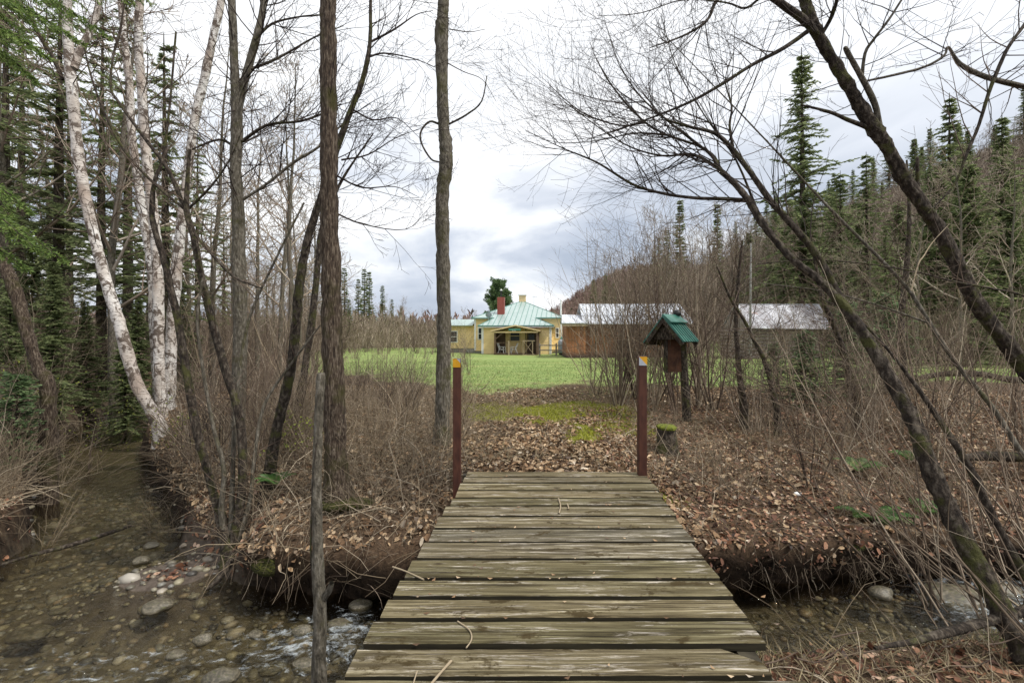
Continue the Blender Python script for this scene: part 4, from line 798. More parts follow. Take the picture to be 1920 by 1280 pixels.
for k, (lb, pts, Y) in enumerate([
    ('pair-stemmed dark sapling left of the log cabin', [(1395, 765, 7), (1388, 715, 6), (1383, 660, 5), (1380, 600, 4.5), (1385, 520, 3.5), (1392, 450, 2)], 9.0),
    ('bowed dark sapling in front of the log cabin', [(1458, 780, 6), (1448, 730, 5.5), (1435, 680, 5), (1415, 640, 4.5), (1395, 600, 4), (1370, 560, 3), (1345, 500, 2)], 8.5),
    ('grey-brown sapling to the right of the log cabin', [(1605, 775, 8), (1592, 700, 7.5), (1578, 650, 7), (1560, 600, 6), (1542, 560, 5), (1530, 500, 3.5), (1520, 440, 2)], 8.8),
    ('dark upright trunk in the hillside edge right of the cabin', [(1700, 800, 9), (1696, 700, 8), (1690, 600, 7), (1700, 500, 6), (1705, 400, 4), (1700, 300, 2)], 9.5)]):
    traced('sapling', lb, 'sapling', 'bark_dark', pts, Y, 10, .05, twigs=(22, 1.1, .008, 2, .25, (0, 0, .3), 'all'), seed=90 + k, tm='twig')

# ---------------------------------------------------------------- generated kinds
def bare_mesh(kind, Hh, seed, thin=1.0):
    rng = random.Random(seed); T = Tubes(); TR = Tubes(); pts = [Vector((0, 0, -.4))]; d = Vector((0, 0, 1))
    n = 12
    for i in range(n): d = (d + Vector((rng.gauss(0, .05), rng.gauss(0, .05), .12))).normalized(); pts.append(pts[-1] + d * Hh / n)
    r0 = Hh * .0105 * thin; rad = [r0 * (1 - .9 * i / n) for i in range(n + 1)]; TR.add(pts, rad, 7)
    for k in range(17):
        t = .28 + .7 * (k + rng.random()) / 17; f = t * n; i = min(n - 1, int(f)); p = pts[i].lerp(pts[i + 1], f - i); a = rng.uniform(0, 6.28)
        dd = Vector((math.cos(a), math.sin(a), rng.uniform(.5, 1.3)))
        grow(T, p, dd, Hh * rng.uniform(.2, .34) * (1.25 - .8 * t), r0 * (1 - .9 * t) * .55, 2, rng, up=.2, wig=.13, nch=(8, 5), rmin=.009 if Hh > 8 else .006, npt=5)
    tm = T.arrays(); tr_ = TR.arrays(.05)
    return mesh_np(kind + '_trunk', *tr_, smooth=True), mesh_np(kind + '_crown', *tm)
def conifer_mesh(kind, Hh, seed, dens=1.0, wid=.2, base=.12, droop=.25, nl=.34, taper=1.0, step=.34, cw=.085, dead=0, rep=2):
    rng = random.Random(seed); TR = Tubes(); TR.add([(0, 0, -.4), (0, 0, Hh * .5), (.05, 0, Hh)], [Hh * .013, Hh * .009, .015], 8)
    pos, dr, ln = [], [], []; z = Hh * base
    for k in range(dead):
        zz = rng.uniform(.06, base + .25) * Hh; a = rng.uniform(0, 6.28); l_ = rng.uniform(.5, 1.7); p = Vector((0, 0, zz)); d = Vector((math.cos(a), math.sin(a), rng.uniform(-.3, .2)))
        grow(TR, p, d, l_, .012, 1, rng, up=-.05, wig=.1, nch=(5,), rmin=.004, npt=4)
    while z < Hh * .985:
        f = (z - Hh * base) / (Hh * (1 - base)); Lb = Hh * wid * ((1 - f) ** taper) * (.75 + .25 * min(1, f * 8)) * rng.uniform(.6, 1.2) + .12
        nb = max(4, int(7 * dens))
        for b in range(nb):
            a = rng.uniform(0, 6.28); L_ = Lb * rng.uniform(.55, 1.12); m = max(3, int(L_ / .16)); ca, sa = math.cos(a), math.sin(a); e0 = rng.uniform(-.25, .5) * (.4 + f); L_ *= rng.choice((.5, .8, 1, 1, 1.15))
            pts = []
            for j in range(m + 1):
                s = j / m; x = L_ * s; pts.append(Vector((ca * x, sa * x, z + x * e0 - droop * L_ * s * s * (1 - f * .6) + .12 * L_ * max(0, s - .7))))
            TR.add([pts[0], pts[m // 2], pts[-1]], [.018 * (1 - f) + .006, .012 * (1 - f) + .004, .003], 3)
            for j in range(1, m + 1):
                s = j / m
                for side in (-1, 1, 0) * rep:
                    q = pts[j].lerp(pts[j - 1], rng.random()); aa = a + side * rng.uniform(.5, 1.1)
                    d_ = Vector((math.cos(aa), math.sin(aa), rng.uniform(-.45, .15))).normalized()
                    pos.append(q); dr.append(d_); ln.append(nl * rng.uniform(.6, 1.2) * (1.15 - .5 * s))
        z += step * rng.uniform(.7, 1.3) * (1 - .4 * f) / max(.6, dens)
    pos = np.array([tuple(p) for p in pos]); dr = np.array([tuple(p) for p in dr]); ln = np.array(ln)
    return mesh_np(kind + '_trunk', *TR.arrays(.03), smooth=True), blade_mesh(kind + '_crown', pos, dr, ln, ln * 0 + cw, seed)
def place_tree(name, label, cat, meshes, mats, loc, s=1, group=None, rz=None, rng=None):
    t = thing(name, label, cat, loc, rz if rz is not None else random.Random(int(loc[0] * 100)).uniform(0, 6.28), group); t.scale = (s, s, s)
    for nm, me, mm in (('trunk', meshes[0], mats[0]), ('crown', meshes[1], mats[1])):
        if not me.materials: me.materials.append(MT[mm])
        o = bpy.data.objects.new(nm, me); C.objects.link(o); o.parent = t
    return t
SPR = [conifer_mesh('spruce', 14, s, 1.0, .235, .08 if s < 3 else .3, .34, .27, step=.36, cw=.05, dead=60 if s < 3 else 120, rep=3) for s in (1, 2, 3)]
DEN = [conifer_mesh('balsam', 11, s, 1.35, .24, .03, .22, .30, .85, .34, .06, 10, 3) for s in (41, 42)]
SPL = [conifer_mesh('old_spruce', 15, s, .8, .21, .22, .38, .27, 1.0, .46, .048, 150, 3) for s in (4, 5, 6)]
FIR = [conifer_mesh('fir', 13, s, .9, .13, .05, .1, .40, .9, .4, .10) for s in (7, 8)]
BARE = [bare_mesh('bare', 13, s) for s in (11, 12, 13, 14)]
BSM = [bare_mesh('slim', 7, s, .7) for s in (21, 22, 23)]
rg = random.Random(77)
bm_ = ('bark_grey', 'far_twigs'); cm_ = ('bark_dark', 'needles')
# left forest
for k, (px, Y, s) in enumerate([(310, 17, 1.12), (190, 18, 1.2), (110, 15, 1.15), (10, 17, 1.3), (240, 22, 1.25), (-60, 13, 1.2), (40, 26, 1.4), (370, 30, 1.0), (280, 36, 1.2), (130, 35, 1.5), (-30, 34, 1.4), (420, 42, .9), (500, 58, .75)]):
    x = (px - 960) * Y / FPX
    place_tree('spruce_tree', 'dark green spruce standing in the wood left of the stream', 'spruce', SPL[(k * 2 + 1) % 3], cm_, (x, Y, h1(x, Y)), s * (.8 if Y < 20 else .95), 'spruces in the left-hand wood')
for k, (px, Y, s) in enumerate([(550, 16, .85), (520, 20, .9), (480, 24, 1.0), (400, 18, 1.0), (360, 24, 1.05), (565, 30, .9), (440, 33, 1.), (215, 14, 1.1), (330, 40, 1.1), (100, 20, 1.1), (20, 14, 1.1), (-40, 22, 1.2), (540, 45, .9), (470, 50, 1), (585, 24, .75)]):
    x = (px - 960) * Y / FPX
    place_tree('bare_tree', 'leafless brown tree standing among the spruces on the left', 'tree', BARE[k % 4], bm_, (x, Y, h1(x, Y)), s, 'bare trees in the left-hand wood')
# far tree line beyond the lawn, left of the house
for k, (px, Y, top) in enumerate([(646, 66, 500), (672, 72, 522), (683, 75, 502), (692, 76, 508), (717, 80, 534), (735, 88, 560), (752, 95, 572), (655, 60, 560), (770, 100, 590), (630, 62, 520), (1275, 88, 372), (1250, 92, 430)]):
    x = (px - 960) * Y / FPX; g = h1(x, Y); hh = ZC - (top - HY) * Y / FPX - g
    place_tree('fir_tree', 'narrow pointed fir rising from the tree line beyond the lawn', 'fir', FIR[k % 2], cm_, (x, Y, g), hh / 13, 'firs beyond the lawn')
for k in range(46):
    px = rg.uniform(560, 905); Y = rg.uniform(58, 100); x = (px - 960) * Y / FPX; top = rg.uniform(550, 600) if px < 760 else rg.uniform(575, 605); g = h1(x, Y); hh = ZC - (top - HY) * Y / FPX - g
    if -10 < x < 7 and Y < 66: continue
    place_tree('bare_tree', 'leafless tree in the brown tree line beyond the lawn', 'tree', BARE[k % 4], bm_, (x, Y, g), hh / 13, 'bare trees in the far tree line')
# pine behind house
def pine_mesh(Hh, seed):
    rng = random.Random(seed); TR = Tubes(); TR.add([(0, 0, -.3), (.1, 0, Hh * .5), (0, 0, Hh)], [.26, .18, .03], 9); pos, dr, ln = [], [], []
    for k in range(120):
        f = .2 + .73 * rng.random(); z = Hh * f; a = rng.uniform(0, 6.28); Lb = Hh * .30 * (1.15 - f) ** .6 * rng.uniform(.5, 1.0) * (1 if f < .8 else .8)
        d = Vector((math.cos(a), math.sin(a), .25 + .5 * f)); p = Vector((0, 0, z)); e_ = p + d * Lb; TR.add([p, p.lerp(e_, .5), e_], [.05, .03, .01], 4)
        for j in range(9):
            q = p.lerp(e_, rng.uniform(.35, 1)) + rvec(rng) * .22
            for _ in range(30): pos.append(tuple(q + rvec(rng) * .2)); dr.append(tuple((rvec(rng) + Vector((0, 0, .6)) + d * .3).normalized())); ln.append(rng.uniform(.2, .38))
    ln = np.array(ln); return mesh_np('pine_trunk', *TR.arrays(.03)), blade_mesh('pine_crown', np.array(pos), np.array(dr), ln, ln * 0 + .1, 3)
PINE = pine_mesh(10.5, 4); x = (935 - 960) * 74 / FPX
place_tree('pine_tree', 'bushy green pine rising behind the farmhouse roof', 'pine', PINE, ('bark', 'needles_pine'), (x, 74, h1(x, 74)), 1.02)
# right hillside: bare trees and conifers
n = 0
while n < 230:
    px = rg.uniform(1110, 2080); Y = rg.uniform(56, 135); x = (px - 960) * Y / FPX
    if x < 15 + .05 * Y and Y < 75: continue
    n += 1; con = rg.random() < (.12 if px < 1450 else .34)
    g = h1(x, Y)
    if con: place_tree('spruce_tree', 'dark green conifer scattered over the wooded hillside', 'spruce', (DEN + SPR + DEN)[n % 7], ('bark_dark', 'needles'), (x, Y, g), rg.uniform(.7, 1.25), 'conifers on the hillside')
    else: place_tree('bare_tree', 'leafless grey-brown tree covering the hillside behind the sheds', 'tree', BARE[n % 4], bm_, (x, Y, g), rg.uniform(.6, .95), 'bare trees on the hillside')
for k, (px, Y, top, kind, lb) in enumerate([(1505, 47, 88, 0, 'tall thin dark spruce standing right of the canopy twigs'), (1780, 40, 175, 1, 'spruce rising on the skyline at upper right'), (1625, 38, 285, 2, 'dense spruce right of the tall thin spruce'),
                                            (1575, 44, 320, 0, 'shorter spruce between the tall thin one and the leaning trunk'), (1880, 30, 210, 1, 'spruce at the right edge behind the leaning trunk'), (1660, 24, 420, 2, 'low dark hemlock to the right of the cabin'),
                                            (1345, 75, 380, 3, 'brown-tinged conifer above the cabin roof'), (1150, 95, 530, 4, 'green conifer above the shed roof'), (1470, 50, 430, 3, 'dark conifer directly behind the log cabin'), (1740, 30, 330, 0, 'spruce partly hidden behind the leaning mossy trunk')]):
    x = (px - 960) * Y / FPX; g = h1(x, Y); hh = ZC - (top - HY) * Y / FPX - g; km = (SPR + FIR)[kind]; h0 = 14 if kind < 3 else 13
    t = place_tree('spruce_tree', lb, 'spruce', km, cm_, (x, Y, g), hh / h0)
for k, (px, Y, s) in enumerate([(1215, 48, .62), (1190, 52, .66), (1240, 56, .7), (1330, 44, .7), (1300, 50, .75), (1440, 48, .9), (1585, 34, .7), (1640, 30, .8), (1720, 26, .8), (1800, 22, .8), (1850, 34, 1.1), (1900, 26, .9), (1500, 50, .9), (1370, 58, .9), (1600, 50, 1.), (1270, 62, .8), (1780, 52, 1.2), (1690, 45, 1.1)]):
    x = (px - 960) * Y / FPX; place_tree('bare_tree', 'leafless tree behind the sheds at the foot of the hill', 'tree', BARE[(k + 1) % 4], bm_, (x, Y, h1(x, Y)), s, 'bare trees at the hill foot')
for k in range(30):
    px = rg.uniform(1440, 1990); Y = rg.uniform(26, 60); x = (px - 960) * Y / FPX; top = 470 - (px - 1440) * .36 + rg.uniform(-40, 90); g = h1(x, Y); hh = ZC - (top - HY) * Y / FPX - g
    if hh > 2.5 and (px > 1600 or Y > 46): place_tree('balsam_tree', 'full green conifer at the foot of the hillside on the right', 'conifer', DEN[k % 2], ('bark_dark', 'needles'), (x, Y, g), min(hh, 13) / 11, 'full conifers at the hill foot')
for k in range(34):
    px = rg.uniform(1130, 1560); Y = rg.uniform(50, 80); x = (px - 960) * Y / FPX; top = (465 if px < 1200 else 405) + rg.uniform(-35, 70); g = h1(x, Y); hh = ZC - (top - HY) * Y / FPX - g
    place_tree('bare_tree', 'tall leafless tree behind the board shed and log cabin', 'tree', BARE[k % 4], bm_, (x, Y, g), hh / 13, 'tall bare trees behind the sheds')
for k in range(26):
    px = rg.uniform(400, 640); Y = rg.uniform(36, 66); x = (px - 960) * Y / FPX; top = rg.uniform(440, 560); g = h1(x, Y); hh = ZC - (top - HY) * Y / FPX - g
    place_tree('bare_tree', 'leafless tree in the dense brown wood edge left of the lawn', 'tree', BARE[k % 4], bm_, (x, Y, g), hh / 13, 'bare trees at the left wood edge')
# distant wooded hill: one mass of small crowns
nr = np.random.default_rng(8)
def mass(name, n, X0, X1, Y0, Y1, hh, per, mat_, filt=None, wd=.5):
    x = nr.uniform(X0, X1, n); y = nr.uniform(Y0, Y1, n)
    if filt is not None: k = filt(x, y); x, y = x[k], y[k]
    g = H(x, y); n = len(x); ht = hh * nr.uniform(.7, 1.2, n)
    t = nr.random((n, per)); rad = ht[:, None] * .22 * np.sqrt(nr.random((n, per))) * (1.1 - t); a = nr.uniform(0, 6.28, (n, per))
    pos = np.stack([x[:, None] + rad * np.cos(a), y[:, None] + rad * np.sin(a), g[:, None] + ht[:, None] * t * .9], -1).reshape(-1, 3)
    dr = nr.normal(size=pos.shape) * .35 + np.array([0, 0, 1.]); dr /= np.linalg.norm(dr, axis=1, keepdims=True)
    ln = np.repeat(ht * .2, per); me = blade_mesh(name, pos, dr, ln, wd * np.ones(len(ln)), 3); return tag(link(name, me, mat_), kind='stuff')
tag(mass('distant_wood', 5600, 0, 260, 170, 320, 9, 60, 'far_wood', lambda x, y: (x > 6) & (H(x, y) > 1.0), .2), 'reddish-brown bare wood covering the far hill', 'woodland')
tag(mass('hill_undergrowth', 5200, 14, 150, 48, 135, 5, 36, 'far_twigs', lambda x, y: (x > 17 + .05 * y) & (x < y * 1.25), .09), 'leafless undergrowth covering the near hillside', 'undergrowth')
tag(mass('forest_edge_brush', 1500, -62, -9, 54, 100, 4.2, 36, 'far_twigs', lambda x, y: (x < -14 ) | (y > 68), .08), 'brown brush along the far lawn edge', 'undergrowth')
tag(mass('far_tree_line', 1400, -160, 60, 120, 260, 8, 26, 'far_wood', lambda x, y: x < 20, .5), 'far low band of brown woodland on the horizon', 'woodland')

# ---------------------------------------------------------------- shrubs
def shrub_mesh(seed, hh, stems, spread=.5, lev=2, rr=.009, nch=(5, 3)):
    rng = random.Random(seed); T = Tubes()
    for k in range(stems):
        a = rng.uniform(0, 6.28); s = rng.uniform(.1, 1) * spread; p = Vector((math.cos(a) * .12 * rng.random(), math.sin(a) * .12 * rng.random(), -.05))
        grow(T, p, Vector((math.cos(a) * s, math.sin(a) * s, 1)), hh * rng.uniform(.6, 1.1), rr * rng.uniform(.5, 1.2), lev, rng, up=.02, wig=.17, nch=nch, ang=(25, 60), shrink=(.3, .55), rmin=.0016, npt=7, t0=.2, sides=(4, 3, 3, 3))
    return mesh_np('shrub', *T.arrays())
SH = [shrub_mesh(100 + i, 2.0, 9, .5 + .15 * (i % 3), rr=.012, nch=(4, 3)) for i in range(5)]
SHT = [shrub_mesh(120 + i, 3.2, 8, .45, 2, .014, (7, 4)) for i in range(3)]
for k, me in enumerate(SH + SHT): me.materials.append(MT[('twig_tan', 'twig', 'twig_pale', 'twig_dark', 'twig_tan')[k % 5]])
SHL = [shrub_mesh(140 + i, .9, 16, 1.3, 1, .004, (5, 3)) for i in range(4)]
def put(me, name, label, cat, group, x, y, s, mt, z=None, tilt=0):
    if not me.materials: me.materials.append(MT[mt])
    o = bpy.data.objects.new(name, me); C.objects.link(o); o.location = (x, y, (h1(x, y) if z is None else z) - .02); o.scale = (s, s, s)
    o.rotation_euler = (rg.uniform(-tilt, tilt), rg.uniform(-tilt, tilt), rg.uniform(0, 6.28)); tag(o, label, cat, group); return o
def in_stream(x, y, m=.15): return float(stream_d(np.array([x]), np.array([y]))[0][0]) < m
def scatter(n, px0, px1, Y0, Y1, fn, ok=None):
    k = 0; tries = 0
    while k < n and tries < n * 20:
        tries += 1; Y = math.exp(rg.uniform(math.log(Y0), math.log(Y1))); px = rg.uniform(px0, px1); x = (px - 960) * Y / FPX
        if in_stream(x, Y) or (ok and not ok(px, x, Y)): continue
        fn(x, Y, k); k += 1
scatter(34, -30, 215, 6.5, 14, lambda x, y, k: put(SH[k % 5], 'shrub', 'tangled leafless shrub on the bank left of the stream', 'shrub', 'leafless shrubs on the left bank', x, y, rg.uniform(.6, 1.0), 'twig_tan'))
scatter(46, 300, 610, 6.3, 14, lambda x, y, k: put(SH[k % 5], 'shrub', 'tangled leafless shrub in the thicket between birches and lawn', 'shrub', 'leafless shrubs in the thicket', x, y, rg.uniform(.5, .95), 'twig_tan'))
scatter(26, 640, 822, 8.5, 15, lambda x, y, k: put(SH[k % 5], 'shrub', 'leafless shrub at the lawn edge between the two tall trunks', 'shrub', 'leafless shrubs between the tall trunks', x, y, rg.uniform(.45, .85), 'twig_tan'))
scatter(30, 250, 620, 13, 30, lambda x, y, k: put(SHT[k % 3], 'shrub', 'tall leafless shrub along the left wood edge', 'shrub', 'tall shrubs along the wood edge', x, y, rg.uniform(.8, 1.25), 'twig_tan'))
scatter(34, -60, 300, 12, 26, lambda x, y, k: put(SHT[k % 3], 'shrub', 'tall leafless shrub under the spruces', 'shrub', 'tall shrubs under the spruces', x, y, rg.uniform(.8, 1.2), 'twig_tan'))
scatter(30, 560, 870, 36, 58, lambda x, y, k: put(SHT[k % 3], 'shrub', 'brown leafless shrub on the far side of the lawn', 'shrub', 'shrubs across the lawn', x, y, rg.uniform(.9, 1.4), 'twig_tan'))
scatter(27, 1105, 1345, 10.3, 16, lambda x, y, k: put(SHT[k % 3], 'shrub', 'tall arching leafless shrub around the green-roofed kiosk', 'shrub', 'shrubs around the kiosk', x, y, rg.uniform(.85, 1.6), 'twig_tan'))
scatter(15, 1330, 1560, 8, 14, lambda x, y, k: put(SH[k % 5], 'shrub', 'slender leafless shrub in front of the log cabin', 'shrub', 'shrubs in front of the cabin', x, y, rg.uniform(.7, 1.1), 'twig_tan'))
scatter(22, 1500, 1960, 6.2, 12, lambda x, y, k: put(SHT[k % 3], 'shrub', 'leafless shrub on the upper right bank', 'shrub', 'shrubs on the upper right bank', x, y, rg.uniform(.6, 1.0), 'twig_tan'))
scatter(16, 1300, 1900, 16, 34, lambda x, y, k: put(SHT[k % 3], 'shrub', 'tall leafless shrub beyond the right bank', 'shrub', 'shrubs beyond the right bank', x, y, rg.uniform(.9, 1.3), 'twig_tan'), ok=lambda px, x, y: px > 1560 or y < 24)
scatter(26, 480, 850, 4.9, 8.5, lambda x, y, k: put(SHL[k % 4], 'bramble', 'low pale bramble tangle on the bank left of the bridge', 'bramble', 'brambles left of the bridge', x, y, rg.uniform(.6, 1.1), 'twig_pale', tilt=.3), ok=lambda px, x, y: x < -.9)
scatter(48, 1230, 1930, 5.1, 10, lambda x, y, k: put(SHL[k % 4], 'bramble', 'low pale bramble tangle on the leafy right bank', 'bramble', 'brambles on the right bank', x, y, rg.uniform(.5, 1.0), 'twig_pale', tilt=.3), ok=lambda px, x, y: x > 1.9)
scatter(16, -40, 250, 5, 9, lambda x, y, k: put(SHL[k % 4], 'bramble', 'low pale bramble tangle on the left stream bank', 'bramble', 'brambles on the left stream bank', x, y, rg.uniform(.8, 1.3), 'twig_pale', tilt=.3), ok=lambda px, x, y: x < -5.2)
for k, (px, Y, s) in enumerate([(1500, 5.15, .7), (1590, 5.2, .8), (1440, 5.1, .6)]):
    x = (px - 960) * Y / FPX; put(SHL[k % 4], 'bramble', 'pale dead shrub hanging over the stream right of the bridge', 'shrub', 'dead shrubs over the stream', x, Y, s, 'twig_pale', tilt=.5)
for k, (px, Y, s) in enumerate([(865, 17, .8), (880, 22, .9), (845, 15, .7), (870, 30, 1.1)]):
    x = (px - 960) * Y / FPX; put(SHT[k % 3], 'shrub', 'thin leafless shrub on the lawn in front of the farmhouse windows', 'shrub', 'thin shrubs before the farmhouse', x, Y, s * .85, 'twig_tan')
# arching multi-stem shrub at the lower right edge
rngS = random.Random(9); T = Tubes(); b0 = Vector((3.6, 3.0, h1(3.6, 3.0)))
for k in range(46):
    p = b0 + Vector((rngS.uniform(-.5, .9), rngS.uniform(-.2, 1.3), -.1)); grow(T, p - b0, Vector((rngS.uniform(-1.1, -.1), rngS.uniform(-.2, .4), rngS.uniform(.7, 1.5))), rngS.uniform(1.3, 2.7), rngS.uniform(.005, .014), 1, rngS, up=-.01, wig=.1, nch=(5,), ang=(15, 45), shrink=(.3, .5), rmin=.0018, npt=8)
o = T.build('willow_shrub', 'twig_tan'); o.location = b0; tag(o, 'dense arching many-stemmed shrub filling the lower right edge', 'shrub')

# small green plants: young hemlocks, budding shrub leaves
HEM = conifer_mesh('hemlock', 1.7, 31, 1.2, .42, .05, .15, .13, .8, .1, .03, rep=1)
for k, (px, Y, s, lb) in enumerate([(1510, 10.5, 1.0, 'small green hemlock sapling low in front of the cabin'), (1590, 11.5, 1.35, 'larger green hemlock sapling right of the cabin'), (1450, 12, .8, 'smallest hemlock sapling left of the other two'), (30, 7.2, .9, 'small bright conifer sapling on the left stream bank'), (1660, 13, 1.6, 'tall young hemlock at the edge of the field on the right')]):
    x = (px - 960) * Y / FPX; place_tree('hemlock_sapling', lb, 'sapling', HEM, ('bark_dark', 'needles_bright' if k == 3 else 'needles_pine'), (x, Y, h1(x, Y)), s)
for k, (px, Y, s) in enumerate([(235, 13, .30), (20, 10.5, .30), (100, 12, .36), (-40, 12, .42), (260, 16, .38), (60, 16, .45), (160, 15, .33), (340, 19, .4)]):
    x = (px - 960) * Y / FPX; place_tree('young_balsam', 'young green conifer in the undergrowth of the left-hand wood', 'conifer', DEN[k % 2], ('bark_dark', 'needles_pine'), (x, Y, h1(x, Y)), s, 'young conifers in the left-hand wood')
for k, (px, Y, s) in enumerate([(30, 6.6, 1.5), (80, 7.6, 1.6), (-10, 5.9, 1.4), (120, 8.6, 1.5), (300, 7.4, 1.1), (330, 6.6, 1.0), (60, 6.0, 1.2)]):
    x = (px - 960) * Y / FPX; put(SHL[k % 4], 'bramble', 'long arching pale stems reaching over the stream at left', 'bramble', 'arching stems over the left stream', x, Y, s, 'twig_pale', tilt=.5)
# overhanging spruce boughs, near at upper left
def boughs(name, label, specs, root, mat_, seed):
    rng = random.Random(seed); T = Tubes(); pos, dr, ln = [], [], []; t = thing(name, label, 'spruce', root)
    for (px, py, Y, dx, dy_, dz, L_) in specs:
        p = P(px, py, Y) - Vector(root); d = Vector((dx, dy_, dz)).normalized(); m = 12; pts = [p]
        for j in range(m): d = (d + Vector((0, 0, -.05)) + rvec(rng) * .05).normalized(); pts.append(pts[-1] + d * L_ / m)
        T.add(pts, [.012 * (1 - j / m) + .002 for j in range(m + 1)], 5)
        for j in range(1, m + 1):
            for side in (-1, 1):
                for rep in range(2):
                    w = d.cross(Vector((0, 0, 1))).normalized() * side; sd_ = (d * .7 + w * rng.uniform(.5, 1) + Vector((0, 0, rng.uniform(-.5, .0)))).normalized(); l2 = L_ * .38 * (1.15 - j / m) * rng.uniform(.6, 1.1); q = pts[j]
                    n2 = max(5, int(l2 / .022)); T.add([q, q + sd_ * l2 * .5, q + sd_ * l2 + Vector((0, 0, -.12 * l2))], [.004, .003, .001], 3)
                    for i in range(n2):
                        for _ in range(4):
                            pos.append(tuple(q + sd_ * l2 * (i + rng.random()) / n2)); dr.append(tuple((sd_ * .7 + rvec(rng) * .8).normalized())); ln.append(rng.uniform(.025, .05))
    T.build('limb', 'bark_dark', t); ln = np.array(ln); me = blade_mesh('foliage', np.array(pos), np.array(dr), ln, ln * 0 + .009, seed); link('foliage', me, mat_, t); return t
rt = (-6.2, 4.6, h1(-6.2, 4.6))
tt = boughs('spruce_boughs', 'near spruce with bright green boughs overhanging the upper left corner',
       [(-120, -40, 4.6, 1, 0, -.1, 1.5), (-100, -120, 4.6, 1, .1, -.05, 1.9), (-140, 20, 4.4, 1, 0, -.02, 1.3), (-60, 60, 4.8, 1, .1, -.3, .8), (-150, 290, 4.4, 1, 0, -.15, 1.1), (-130, 360, 4.5, 1, .1, -.2, 1.3), (-140, 330, 4.3, 1, 0, -.35, 1.15), (-120, 430, 4.4, 1, 0, -.1, .9), (-160, 250, 4.9, 1, 0, -.25, 1.4), (-100, -60, 5.2, 1, .1, -.1, 1.7)], rt, 'needles_bright', 6)
tb = Tubes(); tb.add([(0, 0, -.3), (0, 0, 3), (.05, 0, 7)], [.16, .13, .06], 12); tb.build('trunk', 'bark', tt, .05)

# budding leaves on two small shrubs
def bud_shrub(px, Y, s, label, seed):
    x = (px - 960) * Y / FPX; rng = random.Random(seed); t = thing('budding_shrub', label, 'shrub', (x, Y, h1(x, Y)), 0, 'budding shrubs'); T = Tubes()
    for k in range(9): grow(T, Vector((0, 0, 0)), Vector((rng.uniform(-.6, .6), rng.uniform(-.6, .6), 1)), s * rng.uniform(.7, 1.2), .006, 2, rng, nch=(5, 3), rmin=.0016)
    T.build('stems', 'twig', t); V, _ = T.arrays(); nn = np.random.default_rng(seed); i = nn.choice(len(V), 260); ps = V[i] + nn.normal(0, .02, (260, 3)); ps = ps[ps[:, 2] > .3 * s]; d = nn.normal(size=ps.shape); d /= np.linalg.norm(d, axis=1, keepdims=True)
    link('leaves', blade_mesh('leaves', ps, d, .035, .022, seed), 'buds', t)
bud_shrub(165, 9.4, 1.9, 'shrub with yellow-green buds beside the leaning birch', 1); bud_shrub(330, 8.2, 1.0, 'low budding shrub at the foot of the birches', 2); bud_shrub(20, 7.5, 1.5, 'budding shrub at the left edge above the stream', 3); bud_shrub(560, 6.3, .8, 'low budding shrub behind the snapped pole', 4)

# ---------------------------------------------------------------- ground cover
nr = np.random.default_rng(12)
def leaves(name, n, X0, X1, Y0, Y1, filt, size, mat_, label, lift=.02):
    y = np.exp(nr.uniform(np.log(Y0), np.log(Y1), n)); x = nr.uniform(X0, X1, n); k = filt(x, y) & (np.abs(x) < y * 1.2 + .6); x, y = x[k], y[k]; z = H(x, y)
    e = .05; gx = (H(x + e, y) - z) / e; gy = (H(x, y + e) - z) / e; m_n = len(x); nn = np.stack([-gx, -gy, np.ones_like(x)], 1); nn /= np.linalg.norm(nn, axis=1, keepdims=True)
    nn += nr.normal(0, 1, nn.shape) * nr.choice([.2, .4, .9], (m_n, 1)); nn /= np.linalg.norm(nn, axis=1, keepdims=True)
    u = nr.normal(size=nn.shape); u -= nn * (u * nn).sum(1, keepdims=True); u /= np.linalg.norm(u, axis=1, keepdims=True); v = np.cross(nn, u)
    m = len(x); s = (size * np.clip(np.exp(nr.normal(-.28, .42, m)), .3, 1.7))[:, None]; c = np.stack([x, y + SHF(x, y, z), z + nr.uniform(0, lift, m)], 1); w = nr.uniform(.22, .7, (m, 1)); cu = nr.uniform(-.3, .8, (m, 1)) * s
    V = np.stack([c - u * s, c - u * s * .45 + v * s * w + nn * cu * .7, c + u * s * .4 + v * s * w * 1.05 + nn * cu, c + u * s + nn * cu * .5, c + u * s * .4 - v * s * w + nn * cu, c - u * s * .45 - v * s * w * 1.05 + nn * cu * .6], 1)
    b = np.arange(m)[:, None] * 6; q = np.concatenate([b + [[0, 1, 2, 3]], b + [[0, 3, 4, 5]]])
    return tag(link(name, mesh_np(name, V.reshape(-1, 3), q), mat_), label, 'leaf litter', kind='stuff')
def sd(x, y): return stream_d(x, y)[0]
no_br = lambda x, y: ~((x > -.62) & (x < 1.55) & (y < 5.4))
leaves('leaf_litter', 190000, -9, 13, 5.0, 15.5, lambda x, y: (sd(x, y) > .12) & no_br(x, y) & (H(x, y) > -.8) & (lawn_mask(x, y) < .5 * nr.random(len(x)) + .08) & (moss_mask(x, y) < .25 + .75 * nr.random(len(x))) & (nr.random(len(x)) < (.45 + .55 * (fbm(x, y) > -.3)) * (1 - .45 * (x > 2))), .034, 'litter', 'brown dead leaves covering the banks and the path')
leaves('bank_leaf_litter', 75000, 1.3, 13, 2.0, 11.5, lambda x, y: (sd(x, y) > .02) & no_br(x, y) & (H(x, y) > -.8) & ((y > 4) | (nr.random(len(x)) < .55)), .026, 'litter_wet', 'dark damp dead leaves on the banks right of the bridge')
leaves('gravel_bar_leaves', 2600, -6.5, -2.6, 4.4, 6.4, lambda x, y: (H(x, y) > -.88), .03, 'litter_wet', 'scattered damp leaves on the gravel bar')
